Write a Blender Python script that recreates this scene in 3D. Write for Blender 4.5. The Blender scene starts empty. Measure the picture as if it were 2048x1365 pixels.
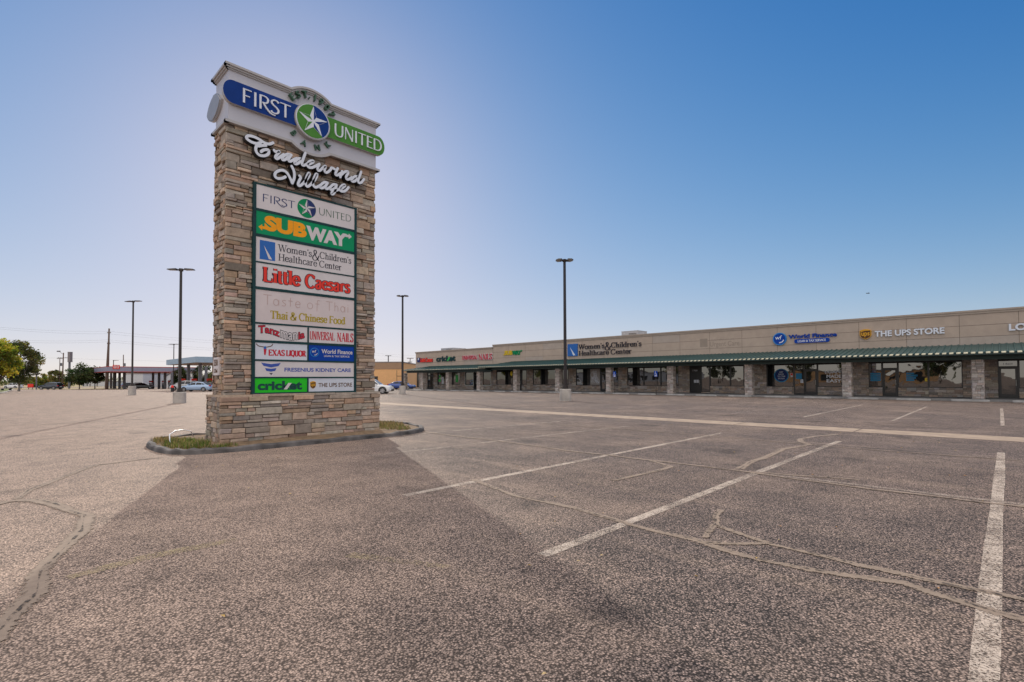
import bpy, math, random
from mathutils import Vector, Matrix
S = bpy.context.scene
COL = S.collection
R_ = math.radians
rnd = random.Random(7)

# ---------------------------------------------------------------- camera, sky, sun, exposure
FPX, CX, CY = 1010.8, 1024.0, 733.6          # focal length and principal point in pixels of the 2048 px photograph
PITCH, ROLL, YAW, EYE = R_(1.391), R_(0.248), R_(46.06), 1.6
# world: X along the long face of the pylon sign (away to the right), Y along the shop front (away to the left)
def cam2w(r, f, z): return Vector((math.cos(YAW)*r + math.sin(YAW)*f, -math.sin(YAW)*r + math.cos(YAW)*f, z))
_fw = cam2w(0, math.cos(PITCH), math.sin(PITCH)); _up0 = cam2w(0, -math.sin(PITCH), math.cos(PITCH)); _rt0 = cam2w(1, 0, 0)
_rt = math.cos(ROLL)*_rt0 - math.sin(ROLL)*_up0
_up = math.sin(ROLL)*_rt0 + math.cos(ROLL)*_up0
cam = bpy.data.cameras.new('camera'); camo = bpy.data.objects.new('camera', cam); COL.objects.link(camo)
camo.matrix_world = Matrix((( _rt.x, _up.x, -_fw.x, 0), (_rt.y, _up.y, -_fw.y, 0), (_rt.z, _up.z, -_fw.z, EYE), (0, 0, 0, 1)))
cam.sensor_width = 36; cam.lens = FPX/2048*36; cam.shift_y = (CY-682.5)/2048
cam.clip_start = 0.05; cam.clip_end = 6000
S.camera = camo
SUN_EL, SUN_AZ = R_(20.0), math.atan2(0.392, 0.920)       # azimuth measured from +Y towards +X
w = bpy.data.worlds.new('World'); S.world = w; w.use_nodes = True
nt = w.node_tree; bg = nt.nodes['Background']
sky = nt.nodes.new('ShaderNodeTexSky'); sky.sky_type = 'NISHITA'; sky.sun_disc = False
sky.sun_elevation = SUN_EL; sky.sun_rotation = SUN_AZ
sky.altitude = 1000; sky.air_density = 1.0; sky.dust_density = 0.5; sky.ozone_density = 1.6
def vmath(op, a, b):
    m = nt.nodes.new('ShaderNodeVectorMath'); m.operation = op
    for i, v in enumerate((a, b)):
        if hasattr(v, 'links'): nt.links.new(v, m.inputs[i])
        else: m.inputs[i].default_value = v
    return m.outputs[0]
SKYK = 0.400
# the photograph is tone-mapped: the sky's bright part round the sun is rolled off softly and the blue kept saturated
num = vmath('MULTIPLY', sky.outputs[0], (3.15, 3.12, 3.38)); den = vmath('ADD', vmath('MULTIPLY', sky.outputs[0], (0.55,)*3), (1.0,)*3)
hsv = nt.nodes.new('ShaderNodeHueSaturation'); hsv.inputs['Saturation'].default_value = 1.7
gam = nt.nodes.new('ShaderNodeGamma'); gam.inputs[1].default_value = 1.6
nt.links.new(vmath('DIVIDE', num, den), hsv.inputs['Color']); nt.links.new(hsv.outputs[0], gam.inputs[0])
clear = vmath('MULTIPLY', gam.outputs[0], (SKYK*.93, SKYK*.94, SKYK*.865))
# unseen sky overhead and behind the viewer, brightened to add fill light
tc = nt.nodes.new('ShaderNodeTexCoord'); sxyz = nt.nodes.new('ShaderNodeSeparateXYZ'); nt.links.new(tc.outputs['Generated'], sxyz.inputs[0])
def mrange(v, a, b, hi):
    m = nt.nodes.new('ShaderNodeMapRange'); m.interpolation_type = 'SMOOTHSTEP'; nt.links.new(v, m.inputs[0])
    for i, q in enumerate((a, b, 0.0, hi)): m.inputs[i+1].default_value = q
    return m.outputs[0]
dt = nt.nodes.new('ShaderNodeVectorMath'); dt.operation = 'DOT_PRODUCT'; nt.links.new(tc.outputs['Generated'], dt.inputs[0]); dt.inputs[1].default_value = (-math.sin(YAW), -math.cos(YAW), 0)
cn = nt.nodes.new('ShaderNodeTexNoise'); cn.inputs['Scale'].default_value = 3.0; nt.links.new(tc.outputs['Generated'], cn.inputs[0])
fac = nt.nodes.new('ShaderNodeMath'); fac.operation = 'MAXIMUM'; nt.links.new(mrange(sxyz.outputs[2], 0.63, 0.85, 1.0), fac.inputs[0]); nt.links.new(mrange(dt.outputs['Value'], 0.05, 0.6, 0.55), fac.inputs[1])
mxs = nt.nodes.new('ShaderNodeMix'); mxs.data_type = 'RGBA'; nt.links.new(fac.outputs[0], mxs.inputs[0]); nt.links.new(clear, mxs.inputs[6]); mxs.inputs[7].default_value = (12.2, 11.1, 9.9, 1)
nt.links.new(mxs.outputs[2], bg.inputs[0]); bg.inputs[1].default_value = 0.15
sun = bpy.data.lights.new('sun', 'SUN'); sun.energy = 2.0; sun.angle = R_(0.5); sun.color = (1.0, 0.90, 0.76)
suno = bpy.data.objects.new('sun', sun); COL.objects.link(suno)
sd = Vector((math.sin(SUN_AZ)*math.cos(SUN_EL), math.cos(SUN_AZ)*math.cos(SUN_EL), math.sin(SUN_EL)))
suno.rotation_euler = sd.to_track_quat('Z', 'Y').to_euler(); suno.location = sd*80
S.view_settings.view_transform = 'Standard'; S.view_settings.look = 'None'
S.view_settings.exposure = 0.1; S.view_settings.gamma = 1.0
S.cycles.max_bounces = 6; S.cycles.transparent_max_bounces = 8

# ---------------------------------------------------------------- measuring helpers (photo pixel -> point in the place)
def ray(px, py):
    a, b = (px-CX)/FPX, -(py-CY)/FPX
    return a*_rt + b*_up + _fw
CAMP = Vector((0, 0, EYE))
def onx(px, py, x): r = ray(px, py); return CAMP + r*(x/r.x)                  # on the plane X = x
def ony(px, py, y): r = ray(px, py); return CAMP + r*(y/r.y)                  # on the plane Y = y
FW0 = cam2w(0, 1, 0)
def far(px, py, d): r = ray(px, py); return CAMP + r*(d/r.dot(FW0))           # d metres ahead of the camera
def gz(x, y):
    d = FW0.x*x + FW0.y*y
    return -0.00008*min(max(0.0, d-45), 90)**2
def gnd(px, d):                                                               # ground point d metres ahead, in the direction of column px
    p = far(px, 760, d); return Vector((p.x, p.y, gz(p.x, p.y)))

# ---------------------------------------------------------------- object helpers
def tag(o, label=None, cat=None, group=None, kind=None):
    if label: o['label'] = label
    if cat: o['category'] = cat
    if group: o['group'] = group
    if kind: o['kind'] = kind
    return o
def empty(name, loc=(0, 0, 0), rz=0, label=None, cat=None, group=None):
    o = bpy.data.objects.new(name, None); COL.objects.link(o); o.location = loc; o.rotation_euler = (0, 0, rz)
    o.empty_display_size = 0.3
    return tag(o, label, cat, group)
def copy_tree(o, parent=None):
    c = o.copy(); COL.objects.link(c); c.parent = parent
    for ch in list(o.children): copy_tree(ch, c)
    return c
class MB:
    def __init__(s): s.v = []; s.f = []; s.m = []; s.c = []
    def face(s, pts, mi=0, col=(1, 1, 1)):
        n = len(s.v); s.v += [tuple(p) for p in pts]; s.f.append(tuple(range(n, n+len(pts)))); s.m.append(mi); s.c.append(col)
    def hexa(s, p, mi=0, col=(1, 1, 1)):              # p: 8 corners, bottom 0-3 counterclockwise seen from above, top 4-7
        n = len(s.v); s.v += [tuple(q) for q in p]
        for q in ((3, 2, 1, 0), (4, 5, 6, 7), (0, 1, 5, 4), (1, 2, 6, 5), (2, 3, 7, 6), (3, 0, 4, 7)):
            s.f.append(tuple(n+i for i in q)); s.m.append(mi); s.c.append(col)
    def box(s, x0, x1, y0, y1, z0, z1, mi=0, col=(1, 1, 1)):
        s.hexa([(x0, y0, z0), (x1, y0, z0), (x1, y1, z0), (x0, y1, z0), (x0, y0, z1), (x1, y0, z1), (x1, y1, z1), (x0, y1, z1)], mi, col)
    def tube(s, pts, r, n=8, mi=0, col=(1, 1, 1), cap=True, r1=None):
        pts = [Vector(p) for p in pts]; m = len(pts); base = len(s.v)
        for i, p in enumerate(pts):
            d = (pts[min(i+1, m-1)] - pts[max(i-1, 0)]).normalized()
            a = d.cross(Vector((0, 0, 1)) if abs(d.z) < 0.95 else Vector((1, 0, 0))).normalized(); b = d.cross(a)
            rr = r if r1 is None else r + (r1-r)*i/max(1, m-1)
            for k in range(n):
                t = 2*math.pi*k/n; s.v.append(tuple(p + rr*(math.cos(t)*a + math.sin(t)*b)))
        for i in range(m-1):
            for k in range(n):
                k2 = (k+1) % n; s.f.append((base+i*n+k, base+i*n+k2, base+(i+1)*n+k2, base+(i+1)*n+k)); s.m.append(mi); s.c.append(col)
        if cap:
            s.f.append(tuple(base+k for k in reversed(range(n)))); s.m.append(mi); s.c.append(col)
            s.f.append(tuple(base+(m-1)*n+k for k in range(n))); s.m.append(mi); s.c.append(col)
    def prism(s, poly, B, c0, c1, mi=0, side=None, col=(1, 1, 1), back=True):   # poly in plane B, from depth c0 (back) to c1 (front)
        a = [B(x, y, c1) for x, y in poly]; b = [B(x, y, c0) for x, y in poly]; n = len(poly)
        s.face(a, mi, col)
        if back: s.face(list(reversed(b)), mi if side is None else side, col)
        for i in range(n):
            j = (i+1) % n; s.face([b[i], b[j], a[j], a[i]], mi if side is None else side, col)
    def build(s, name, mats, parent=None, smooth=False, loc=None):
        me = bpy.data.meshes.new(name); me.from_pydata(s.v, [], s.f)
        if not isinstance(mats, (list, tuple)): mats = [mats]
        for m in mats: me.materials.append(m)
        me.polygons.foreach_set('material_index', s.m)
        ca = me.color_attributes.new('Col', 'FLOAT_COLOR', 'CORNER'); buf = []
        for f, c in zip(s.f, s.c): buf += [c[0], c[1], c[2], 1.0]*len(f)
        ca.data.foreach_set('color', buf)
        if smooth: me.polygons.foreach_set('use_smooth', [True]*len(s.f))
        me.update(); o = bpy.data.objects.new(name, me); COL.objects.link(o); o.parent = parent
        if loc is not None: o.location = loc
        return o
def plane(o, r, u, n):
    o, r, u, n = Vector(o), Vector(r), Vector(u), Vector(n)
    return lambda a, b, c=0: o + a*r + b*u + c*n
def front(y): return plane((0, y, 0), (1, 0, 0), (0, 0, 1), (0, -1, 0))       # faces -Y: (x, z)
def shop(x): return plane((x, 0, 0), (0, -1, 0), (0, 0, 1), (-1, 0, 0))       # faces -X: (-y, z)

# ---------------------------------------------------------------- materials
def newmat(name):
    m = bpy.data.materials.new(name); m.use_nodes = True; n = m.node_tree.nodes
    return m, m.node_tree, n['Principled BSDF']
def nz(nt, scale, detail=3, rough=0.6, coord='pos', stretch=None):
    g = nt.nodes.new('ShaderNodeNewGeometry') if coord == 'pos' else nt.nodes.new('ShaderNodeTexCoord')
    out = g.outputs['Position'] if coord == 'pos' else g.outputs['Object']
    if stretch:
        mp = nt.nodes.new('ShaderNodeMapping'); mp.inputs['Scale'].default_value = stretch
        nt.links.new(out, mp.inputs[0]); out = mp.outputs[0]
    t = nt.nodes.new('ShaderNodeTexNoise'); t.inputs['Scale'].default_value = scale; t.inputs['Detail'].default_value = detail
    t.inputs['Roughness'].default_value = rough; nt.links.new(out, t.inputs['Vector']); return t.outputs['Fac']
def ramp(nt, f, stops):
    r = nt.nodes.new('ShaderNodeValToRGB'); e = r.color_ramp.elements
    while len(e) < len(stops): e.new(0.5)
    for i, (p, c) in enumerate(stops):
        e[i].position = p; e[i].color = (c, c, c, 1) if isinstance(c, (int, float)) else (*c, 1)
    nt.links.new(f, r.inputs[0]); return r.outputs[0]
def mixc(nt, a, b, fac, mode='MIX'):
    m = nt.nodes.new('ShaderNodeMix'); m.data_type = 'RGBA'; m.blend_type = mode
    for sock, v in ((m.inputs[6], a), (m.inputs[7], b)):
        if hasattr(v, 'links'): nt.links.new(v, sock)
        else: sock.default_value = (v, v, v, 1) if isinstance(v, (int, float)) else (*v, 1)
    if hasattr(fac, 'links'): nt.links.new(fac, m.inputs[0])
    else: m.inputs[0].default_value = fac
    return m.outputs[2]
def mth(nt, op, a, b=None):
    m = nt.nodes.new('ShaderNodeMath'); m.operation = op
    for i, v in enumerate((a, b)):
        if v is None: continue
        if hasattr(v, 'links'): nt.links.new(v, m.inputs[i])
        else: m.inputs[i].default_value = v
    return m.outputs[0]
def bump(nt, bs, h, strength, dist):
    b = nt.nodes.new('ShaderNodeBump'); b.inputs['Strength'].default_value = strength; b.inputs['Distance'].default_value = dist
    nt.links.new(h, b.inputs['Height']); nt.links.new(b.outputs[0], bs.inputs['Normal'])
def paint(name, col, rough=0.5, metal=0.0, var=0.12, scale=3.0, bmp=0.0, spec=None, coat=0, stretch=None):
    m, nt, b = newmat(name)
    n = nz(nt, scale, 4, 0.6, stretch=stretch)
    f = ramp(nt, n, [(0.3, 1-var), (0.7, 1+var)])
    nt.links.new(mixc(nt, col, f, 1.0, 'MULTIPLY'), b.inputs['Base Color'])
    b.inputs['Roughness'].default_value = rough; b.inputs['Metallic'].default_value = metal
    if spec is not None: b.inputs['Specular IOR Level'].default_value = spec
    if coat: b.inputs['Coat Weight'].default_value = coat; b.inputs['Coat Roughness'].default_value = 0.05
    if bmp: bump(nt, b, nz(nt, scale*6, 4), 0.5, bmp)
    return m
def vcol(name, rough=0.85, scale=9.0, var=0.25, bmp=0.006, mult=1.0, trans=0.0):
    m, nt, b = newmat(name)
    a = nt.nodes.new('ShaderNodeAttribute'); a.attribute_name = 'Col'
    n = nz(nt, scale, 5, 0.65); f = ramp(nt, n, [(0.25, (1-var)*mult), (0.75, (1+var)*mult)])
    c = mixc(nt, a.outputs['Color'], f, 1.0, 'MULTIPLY'); nt.links.new(c, b.inputs['Base Color'])
    b.inputs['Roughness'].default_value = rough
    if bmp: bump(nt, b, nz(nt, scale*2.5, 6, 0.7), 0.7, bmp)
    if trans:
        t = nt.nodes.new('ShaderNodeBsdfTranslucent'); nt.links.new(c, t.inputs[0])
        mx = nt.nodes.new('ShaderNodeMixShader'); mx.inputs[0].default_value = trans
        nt.links.new(b.outputs[0], mx.inputs[1]); nt.links.new(t.outputs[0], mx.inputs[2])
        nt.links.new(mx.outputs[0], nt.nodes['Material Output'].inputs[0])
    return m
def worn(name, col, cover, edge=False, rough=0.85, scale=60.0):               # paint or sealant broken up by wear
    m, nt, b = newmat(name)
    n1 = nz(nt, 0.9, 3); n2 = nz(nt, scale, 4, 0.75); n3 = nz(nt, 7.0, 4, 0.7)
    f = mth(nt, 'ADD', mth(nt, 'MULTIPLY', n1, 0.35), mth(nt, 'MULTIPLY', n2, 1.05)); f = mth(nt, 'ADD', f, mth(nt, 'MULTIPLY', n3, 0.25))
    if edge:
        a = nt.nodes.new('ShaderNodeAttribute'); a.attribute_name = 'Col'
        sp = nt.nodes.new('ShaderNodeSeparateColor'); nt.links.new(a.outputs['Color'], sp.inputs[0])
        f = mth(nt, 'ADD', f, mth(nt, 'MULTIPLY', sp.outputs[0], 0.75))
    al = ramp(nt, mth(nt, 'MULTIPLY', f, 0.5), [((cover-0.07)/2, 0.0), ((cover+0.07)/2, 1.0)])
    c = ramp(nt, n3, [(0.3, tuple(x*0.82 for x in col)), (0.7, tuple(x*1.15 for x in col))])
    nt.links.new(c, b.inputs['Base Color']); b.inputs['Roughness'].default_value = rough
    bump(nt, b, n2, 0.5, 0.004)
    t = nt.nodes.new('ShaderNodeBsdfTransparent'); mx = nt.nodes.new('ShaderNodeMixShader')
    nt.links.new(al, mx.inputs[0]); nt.links.new(t.outputs[0], mx.inputs[1]); nt.links.new(b.outputs[0], mx.inputs[2])
    nt.links.new(mx.outputs[0], nt.nodes['Material Output'].inputs[0]); return m
def glass(name, tint, rough=0.03, ior=2.0, warp=0.004, wscale=0.8):
    m, nt, b = newmat(name)
    b.inputs['Base Color'].default_value = (*tint, 1); b.inputs['Roughness'].default_value = rough; b.inputs['IOR'].default_value = ior
    if warp: bump(nt, b, nz(nt, wscale, 2, 0.4), 1.0, warp)
    return m
def asphalt():
    m, nt, b = newmat('asphalt')
    g = nt.nodes.new('ShaderNodeNewGeometry')
    def vor(scale, feat='F1'):
        v = nt.nodes.new('ShaderNodeTexVoronoi'); v.feature = feat; v.inputs['Scale'].default_value = scale
        nt.links.new(g.outputs['Position'], v.inputs['Vector']); return v
    v1 = vor(74); v2 = vor(150)
    sp = nt.nodes.new('ShaderNodeSeparateColor'); nt.links.new(v1.outputs['Color'], sp.inputs[0])
    stone = ramp(nt, sp.outputs[0], [(0.0, (0.128, 0.100, 0.089)), (0.45, (0.232, 0.177, 0.155)), (0.8, (0.36, 0.272, 0.233)), (1.0, (0.59, 0.44, 0.37))])
    gap = ramp(nt, v1.outputs['Distance'], [(0.33, 1.0), (0.62, 0.10)])
    c = mixc(nt, stone, gap, 1.0, 'MULTIPLY')
    big = nz(nt, 0.16, 4, 0.55); mid = nz(nt, 1.3, 5, 0.65)
    c = mixc(nt, c, ramp(nt, mid, [(0.3, 0.80), (0.7, 1.18)]), 1.0, 'MULTIPLY')
    c = mixc(nt, c, ramp(nt, big, [(0.3, (0.86, 0.88, 0.92)), (0.7, (1.12, 1.08, 1.02))]), 1.0, 'MULTIPLY')
    # dusty tan towards the sign, lightened to paint in sun glare and lift its shadow
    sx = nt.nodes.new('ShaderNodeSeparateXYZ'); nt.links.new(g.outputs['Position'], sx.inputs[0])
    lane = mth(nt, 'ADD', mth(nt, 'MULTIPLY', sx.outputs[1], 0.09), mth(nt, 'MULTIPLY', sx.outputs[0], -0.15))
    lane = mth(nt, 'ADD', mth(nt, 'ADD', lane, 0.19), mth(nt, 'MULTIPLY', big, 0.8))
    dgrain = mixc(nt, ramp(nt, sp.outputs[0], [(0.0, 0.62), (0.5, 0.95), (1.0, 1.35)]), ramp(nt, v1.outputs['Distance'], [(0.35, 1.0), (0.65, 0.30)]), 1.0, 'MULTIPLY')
    dust_glare = ramp(nt, lane, [(0.20, 0.0), (0.85, 0.86)])
    dust_glare = mixc(nt, dust_glare, ramp(nt, mid, [(0.3, 0.45), (0.7, 1.15)]), 1.0, 'MULTIPLY')
    c = mixc(nt, c, mixc(nt, (0.58, 0.43, 0.34), dgrain, 1.0, 'MULTIPLY'), dust_glare)
    # worn tan patches where traffic has polished the aggregate, and a few dark oil stains
    pt = ramp(nt, nz(nt, 0.42, 5, 0.62), [(0.50, 0.0), (0.68, 0.55)]); c = mixc(nt, c, mixc(nt, (0.45, 0.335, 0.265), dgrain, 1.0, 'MULTIPLY'), pt)
    tr = ramp(nt, nz(nt, 1.0, 4, 0.6, stretch=(1.9, .22, 1)), [(0.54, 0.0), (0.72, 0.42)]); c = mixc(nt, c, mixc(nt, (0.50, 0.375, 0.29), dgrain, 1.0, 'MULTIPLY'), tr)
    oil = ramp(nt, nz(nt, 0.75, 3, 0.5), [(0.61, 1.0), (0.74, 0.52)]); c = mixc(nt, c, oil, 1.0, 'MULTIPLY')
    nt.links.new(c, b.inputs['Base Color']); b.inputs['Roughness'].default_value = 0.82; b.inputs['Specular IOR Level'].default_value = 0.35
    h = mth(nt, 'SUBTRACT', 1.0, v1.outputs['Distance']); h = mth(nt, 'ADD', h, mth(nt, 'MULTIPLY', v2.outputs['Distance'], 0.3))
    bump(nt, b, h, 0.6, 0.006)
    return m
M = {}
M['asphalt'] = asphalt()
M['concrete'] = paint('concrete', (0.40, 0.37, 0.34), 0.85, var=0.22, scale=2.2, bmp=0.003)
M['gutter'] = paint('gutter concrete', (0.345, 0.265, 0.20), 0.85, var=0.24, scale=2.2, bmp=0.003)
M['kerb'] = paint('weathered kerb', (0.10, 0.092, 0.09), 0.85, var=0.65, scale=2.4, bmp=0.008)
M['soil'] = paint('soil', (0.20, 0.135, 0.08), 0.95, var=0.4, scale=6, bmp=0.02)
M['line'] = worn('worn white paint', (0.50, 0.42, 0.355), 0.80)
M['line_faint'] = worn('faded white paint', (0.40, 0.33, 0.28), 0.84)
M['yellow_faint'] = worn('faded yellow paint', (0.45, 0.36, 0.22), 0.86)
M['seal'] = worn('crack sealant', (0.27, 0.208, 0.162), 1.17, edge=True, scale=25)
M['crack'] = worn('crack', (0.05, 0.04, 0.034), 0.87, scale=14)
M['stone'] = vcol('ledge stone', 0.9, 9.0, 0.28, 0.010)
M['mortar'] = paint('dark joint', (0.07, 0.055, 0.045), 0.95, var=0.3)
M['white_metal'] = paint('white sign metal', (0.47, 0.465, 0.51), 0.45, var=0.05, scale=1.2)
M['trim'] = paint('sign trim', (0.40, 0.385, 0.385), 0.4, var=0.06)
M['lens_grey'] = paint('grey banner end', (0.26, 0.28, 0.33), 0.5, var=0.05)
M['blue'] = paint('sign blue', (0.005, 0.036, 0.20), 0.5, var=0.10, spec=.12)
M['green'] = paint('sign green', (0.070, 0.22, 0.040), 0.5, var=0.10, spec=.12)
M['dkgreen'] = paint('letter green', (0.035, 0.10, 0.055), 0.4, var=0.1)
M['frame_green'] = paint('dark teal frame', (0.010, 0.042, 0.046), 0.5, var=0.2, spec=.2)
M['black'] = paint('black', (0.012, 0.012, 0.014), 0.5, var=0.1)
M['letter_white'] = paint('white acrylic', (0.66, 0.69, 0.76), 0.3, var=0.03)
def flat(n, c, r=0.5): M[n] = paint(n, c, r, var=0.05, scale=2, spec=.2)
flat('panel_white', (0.62, 0.575, 0.58)); flat('panel_cool', (0.58, 0.61, 0.68)); flat('panel_pink', (0.61, 0.53, 0.525)); flat('navy', (0.02, 0.035, 0.13)); flat('ink', (0.03, 0.03, 0.045))
flat('teal_green', (0.0, 0.25, 0.10)); flat('orange', (0.85, 0.33, 0.01)); flat('red', (0.72, 0.045, 0.03)); flat('crimson', (0.50, 0.02, 0.04))
flat('gold', (0.40, 0.30, 0.03)); flat('royal', (0.0, 0.045, 0.32)); flat('wc_blue', (0.03, 0.13, 0.42)); flat('fre_blue', (0.05, 0.09, 0.36))
flat('lime', (0.02, 0.50, 0.02)); flat('cricket_ink', (0.012, 0.06, 0.055)); flat('ups_brown', (0.10, 0.045, 0.02)); flat('ups_gold', (0.70, 0.36, 0.03))
flat('pencil', (0.46, 0.31, 0.28)); flat('brown_ink', (0.13, 0.07, 0.04)); flat('sub_green', (0.0, 0.22, 0.08)); flat('sky_ring', (0.03, 0.22, 0.55))
flat('ghost', (0.31, 0.255, 0.21), 0.9)

# ---------------------------------------------------------------- lettering
def text_mesh(body, bold=0.0, space=1.0):
    cu = bpy.data.curves.new('t', 'FONT'); cu.body = body; cu.size = 1; cu.offset = bold; cu.space_character = space; cu.resolution_u = 4
    cu.fill_mode = 'BOTH'
    o = bpy.data.objects.new('t', cu); COL.objects.link(o)
    dg = bpy.context.evaluated_depsgraph_get(); me = bpy.data.meshes.new_from_object(o.evaluated_get(dg))
    v = [tuple(p.co) for p in me.vertices]; f = [tuple(p.vertices) for p in me.polygons]
    bpy.data.objects.remove(o); bpy.data.curves.remove(cu); bpy.data.meshes.remove(me)
    return v, f
def extrude_flat(mb, v2, faces, B, c0, c1, mi=0, side=None):
    """flat polygons (2D) -> slab between depths c0 and c1 of plane B"""
    n = len(mb.v); N = len(v2); side = mi if side is None else side
    mb.v += [tuple(B(x, y, c1)) for x, y in v2]; cnt = {}
    for f in faces:
        mb.f.append(tuple(n+i for i in f)); mb.m.append(mi); mb.c.append((1, 1, 1))
        for i in range(len(f)):
            e = (f[i], f[(i+1) % len(f)]); cnt[e] = cnt.get(e, 0)+1
    if c1-c0 > 0.004:
        mb.v += [tuple(B(x, y, c0)) for x, y in v2]
        for (a, b) in cnt:
            if (b, a) not in cnt: mb.f.append((n+a, n+N+a, n+N+b, n+b)); mb.m.append(side); mb.c.append((1, 1, 1))
def fit(v, x0, x1, y0, y1, shear=0.0):
    xs = [p[0]+shear*p[1] for p in v]; ys = [p[1] for p in v]; a, b, c, d = min(xs), max(xs), min(ys), max(ys)
    return [(x0+(x-a)/(b-a)*(x1-x0), y0+(y-c)/(d-c)*(y1-y0)) for x, y in zip(xs, ys)]
def sans(mb, body, B, x0, x1, y0, y1, c0, c1, mi=0, side=None, bold=0.0, space=1.0, warp=None, shear=0.0):
    v, f = text_mesh(body, bold, space); q = fit(v, x0, x1, y0, y1, shear)
    if warp: q = [warp(x, y) for x, y in q]
    extrude_flat(mb, q, f, B, c0, c1, mi, side)
def spline(pts, n=6):
    p = [pts[0]]+list(pts)+[pts[-1]]; out = []
    for i in range(1, len(p)-2):
        a, b, c, d = p[i-1:i+3]
        for k in range(n):
            t = k/n
            out.append(tuple(0.5*((2*b[j])+(-a[j]+c[j])*t+(2*a[j]-5*b[j]+4*c[j]-d[j])*t*t+(-a[j]+3*b[j]-3*c[j]+d[j])*t**3) for j in (0, 1)))
    out.append(tuple(pts[-1])); return out
def ribbon(mb, pts, wf, B, c0, c1, mi=0, side=None, roundcap=False):
    """a stroke of local width wf(direction) as a slab"""
    q = [pts[0]]
    for p in pts[1:]:
        if math.hypot(p[0]-q[-1][0], p[1]-q[-1][1]) > 1e-5: q.append(p)
    m = len(q)
    if m < 2: return
    L, Rr = [], []
    for i in range(m):
        a, b = q[max(i-1, 0)], q[min(i+1, m-1)]; dx, dy = b[0]-a[0], b[1]-a[1]; l = math.hypot(dx, dy) or 1e-6; dx /= l; dy /= l
        h = (wf(dx, dy) if callable(wf) else wf)/2
        L.append((q[i][0]-dy*h, q[i][1]+dx*h)); Rr.append((q[i][0]+dy*h, q[i][1]-dx*h))
    v2 = L+Rr; faces = [(i, m+i, m+i+1, i+1) for i in range(m-1)]
    if roundcap:
        for e, i, sgn in ((0, 0, -1), (1, m-1, 1)):
            a, b = (L[i], Rr[i]) if sgn > 0 else (Rr[i], L[i])
            cx, cy = (a[0]+b[0])/2, (a[1]+b[1])/2; r = math.hypot(a[0]-b[0], a[1]-b[1])/2; t0 = math.atan2(a[1]-cy, a[0]-cx)
            st = len(v2); arc = [(cx+r*math.cos(t0-math.pi*k/6), cy+r*math.sin(t0-math.pi*k/6)) for k in range(1, 6)]
            v2 += arc; ia, ib = (i, m+i) if sgn > 0 else (m+i, i)
            faces.append(tuple([ib]+[st+k for k in reversed(range(5))]+[ia]))
    extrude_flat(mb, v2, faces, B, c0, c1, mi, side)
def ell(cx, cy, rx, ry, a0, a1, n=20):
    return [(cx+rx*math.cos(R_(a0+(a1-a0)*k/n)), cy+ry*math.sin(R_(a0+(a1-a0)*k/n))) for k in range(n+1)]
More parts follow.
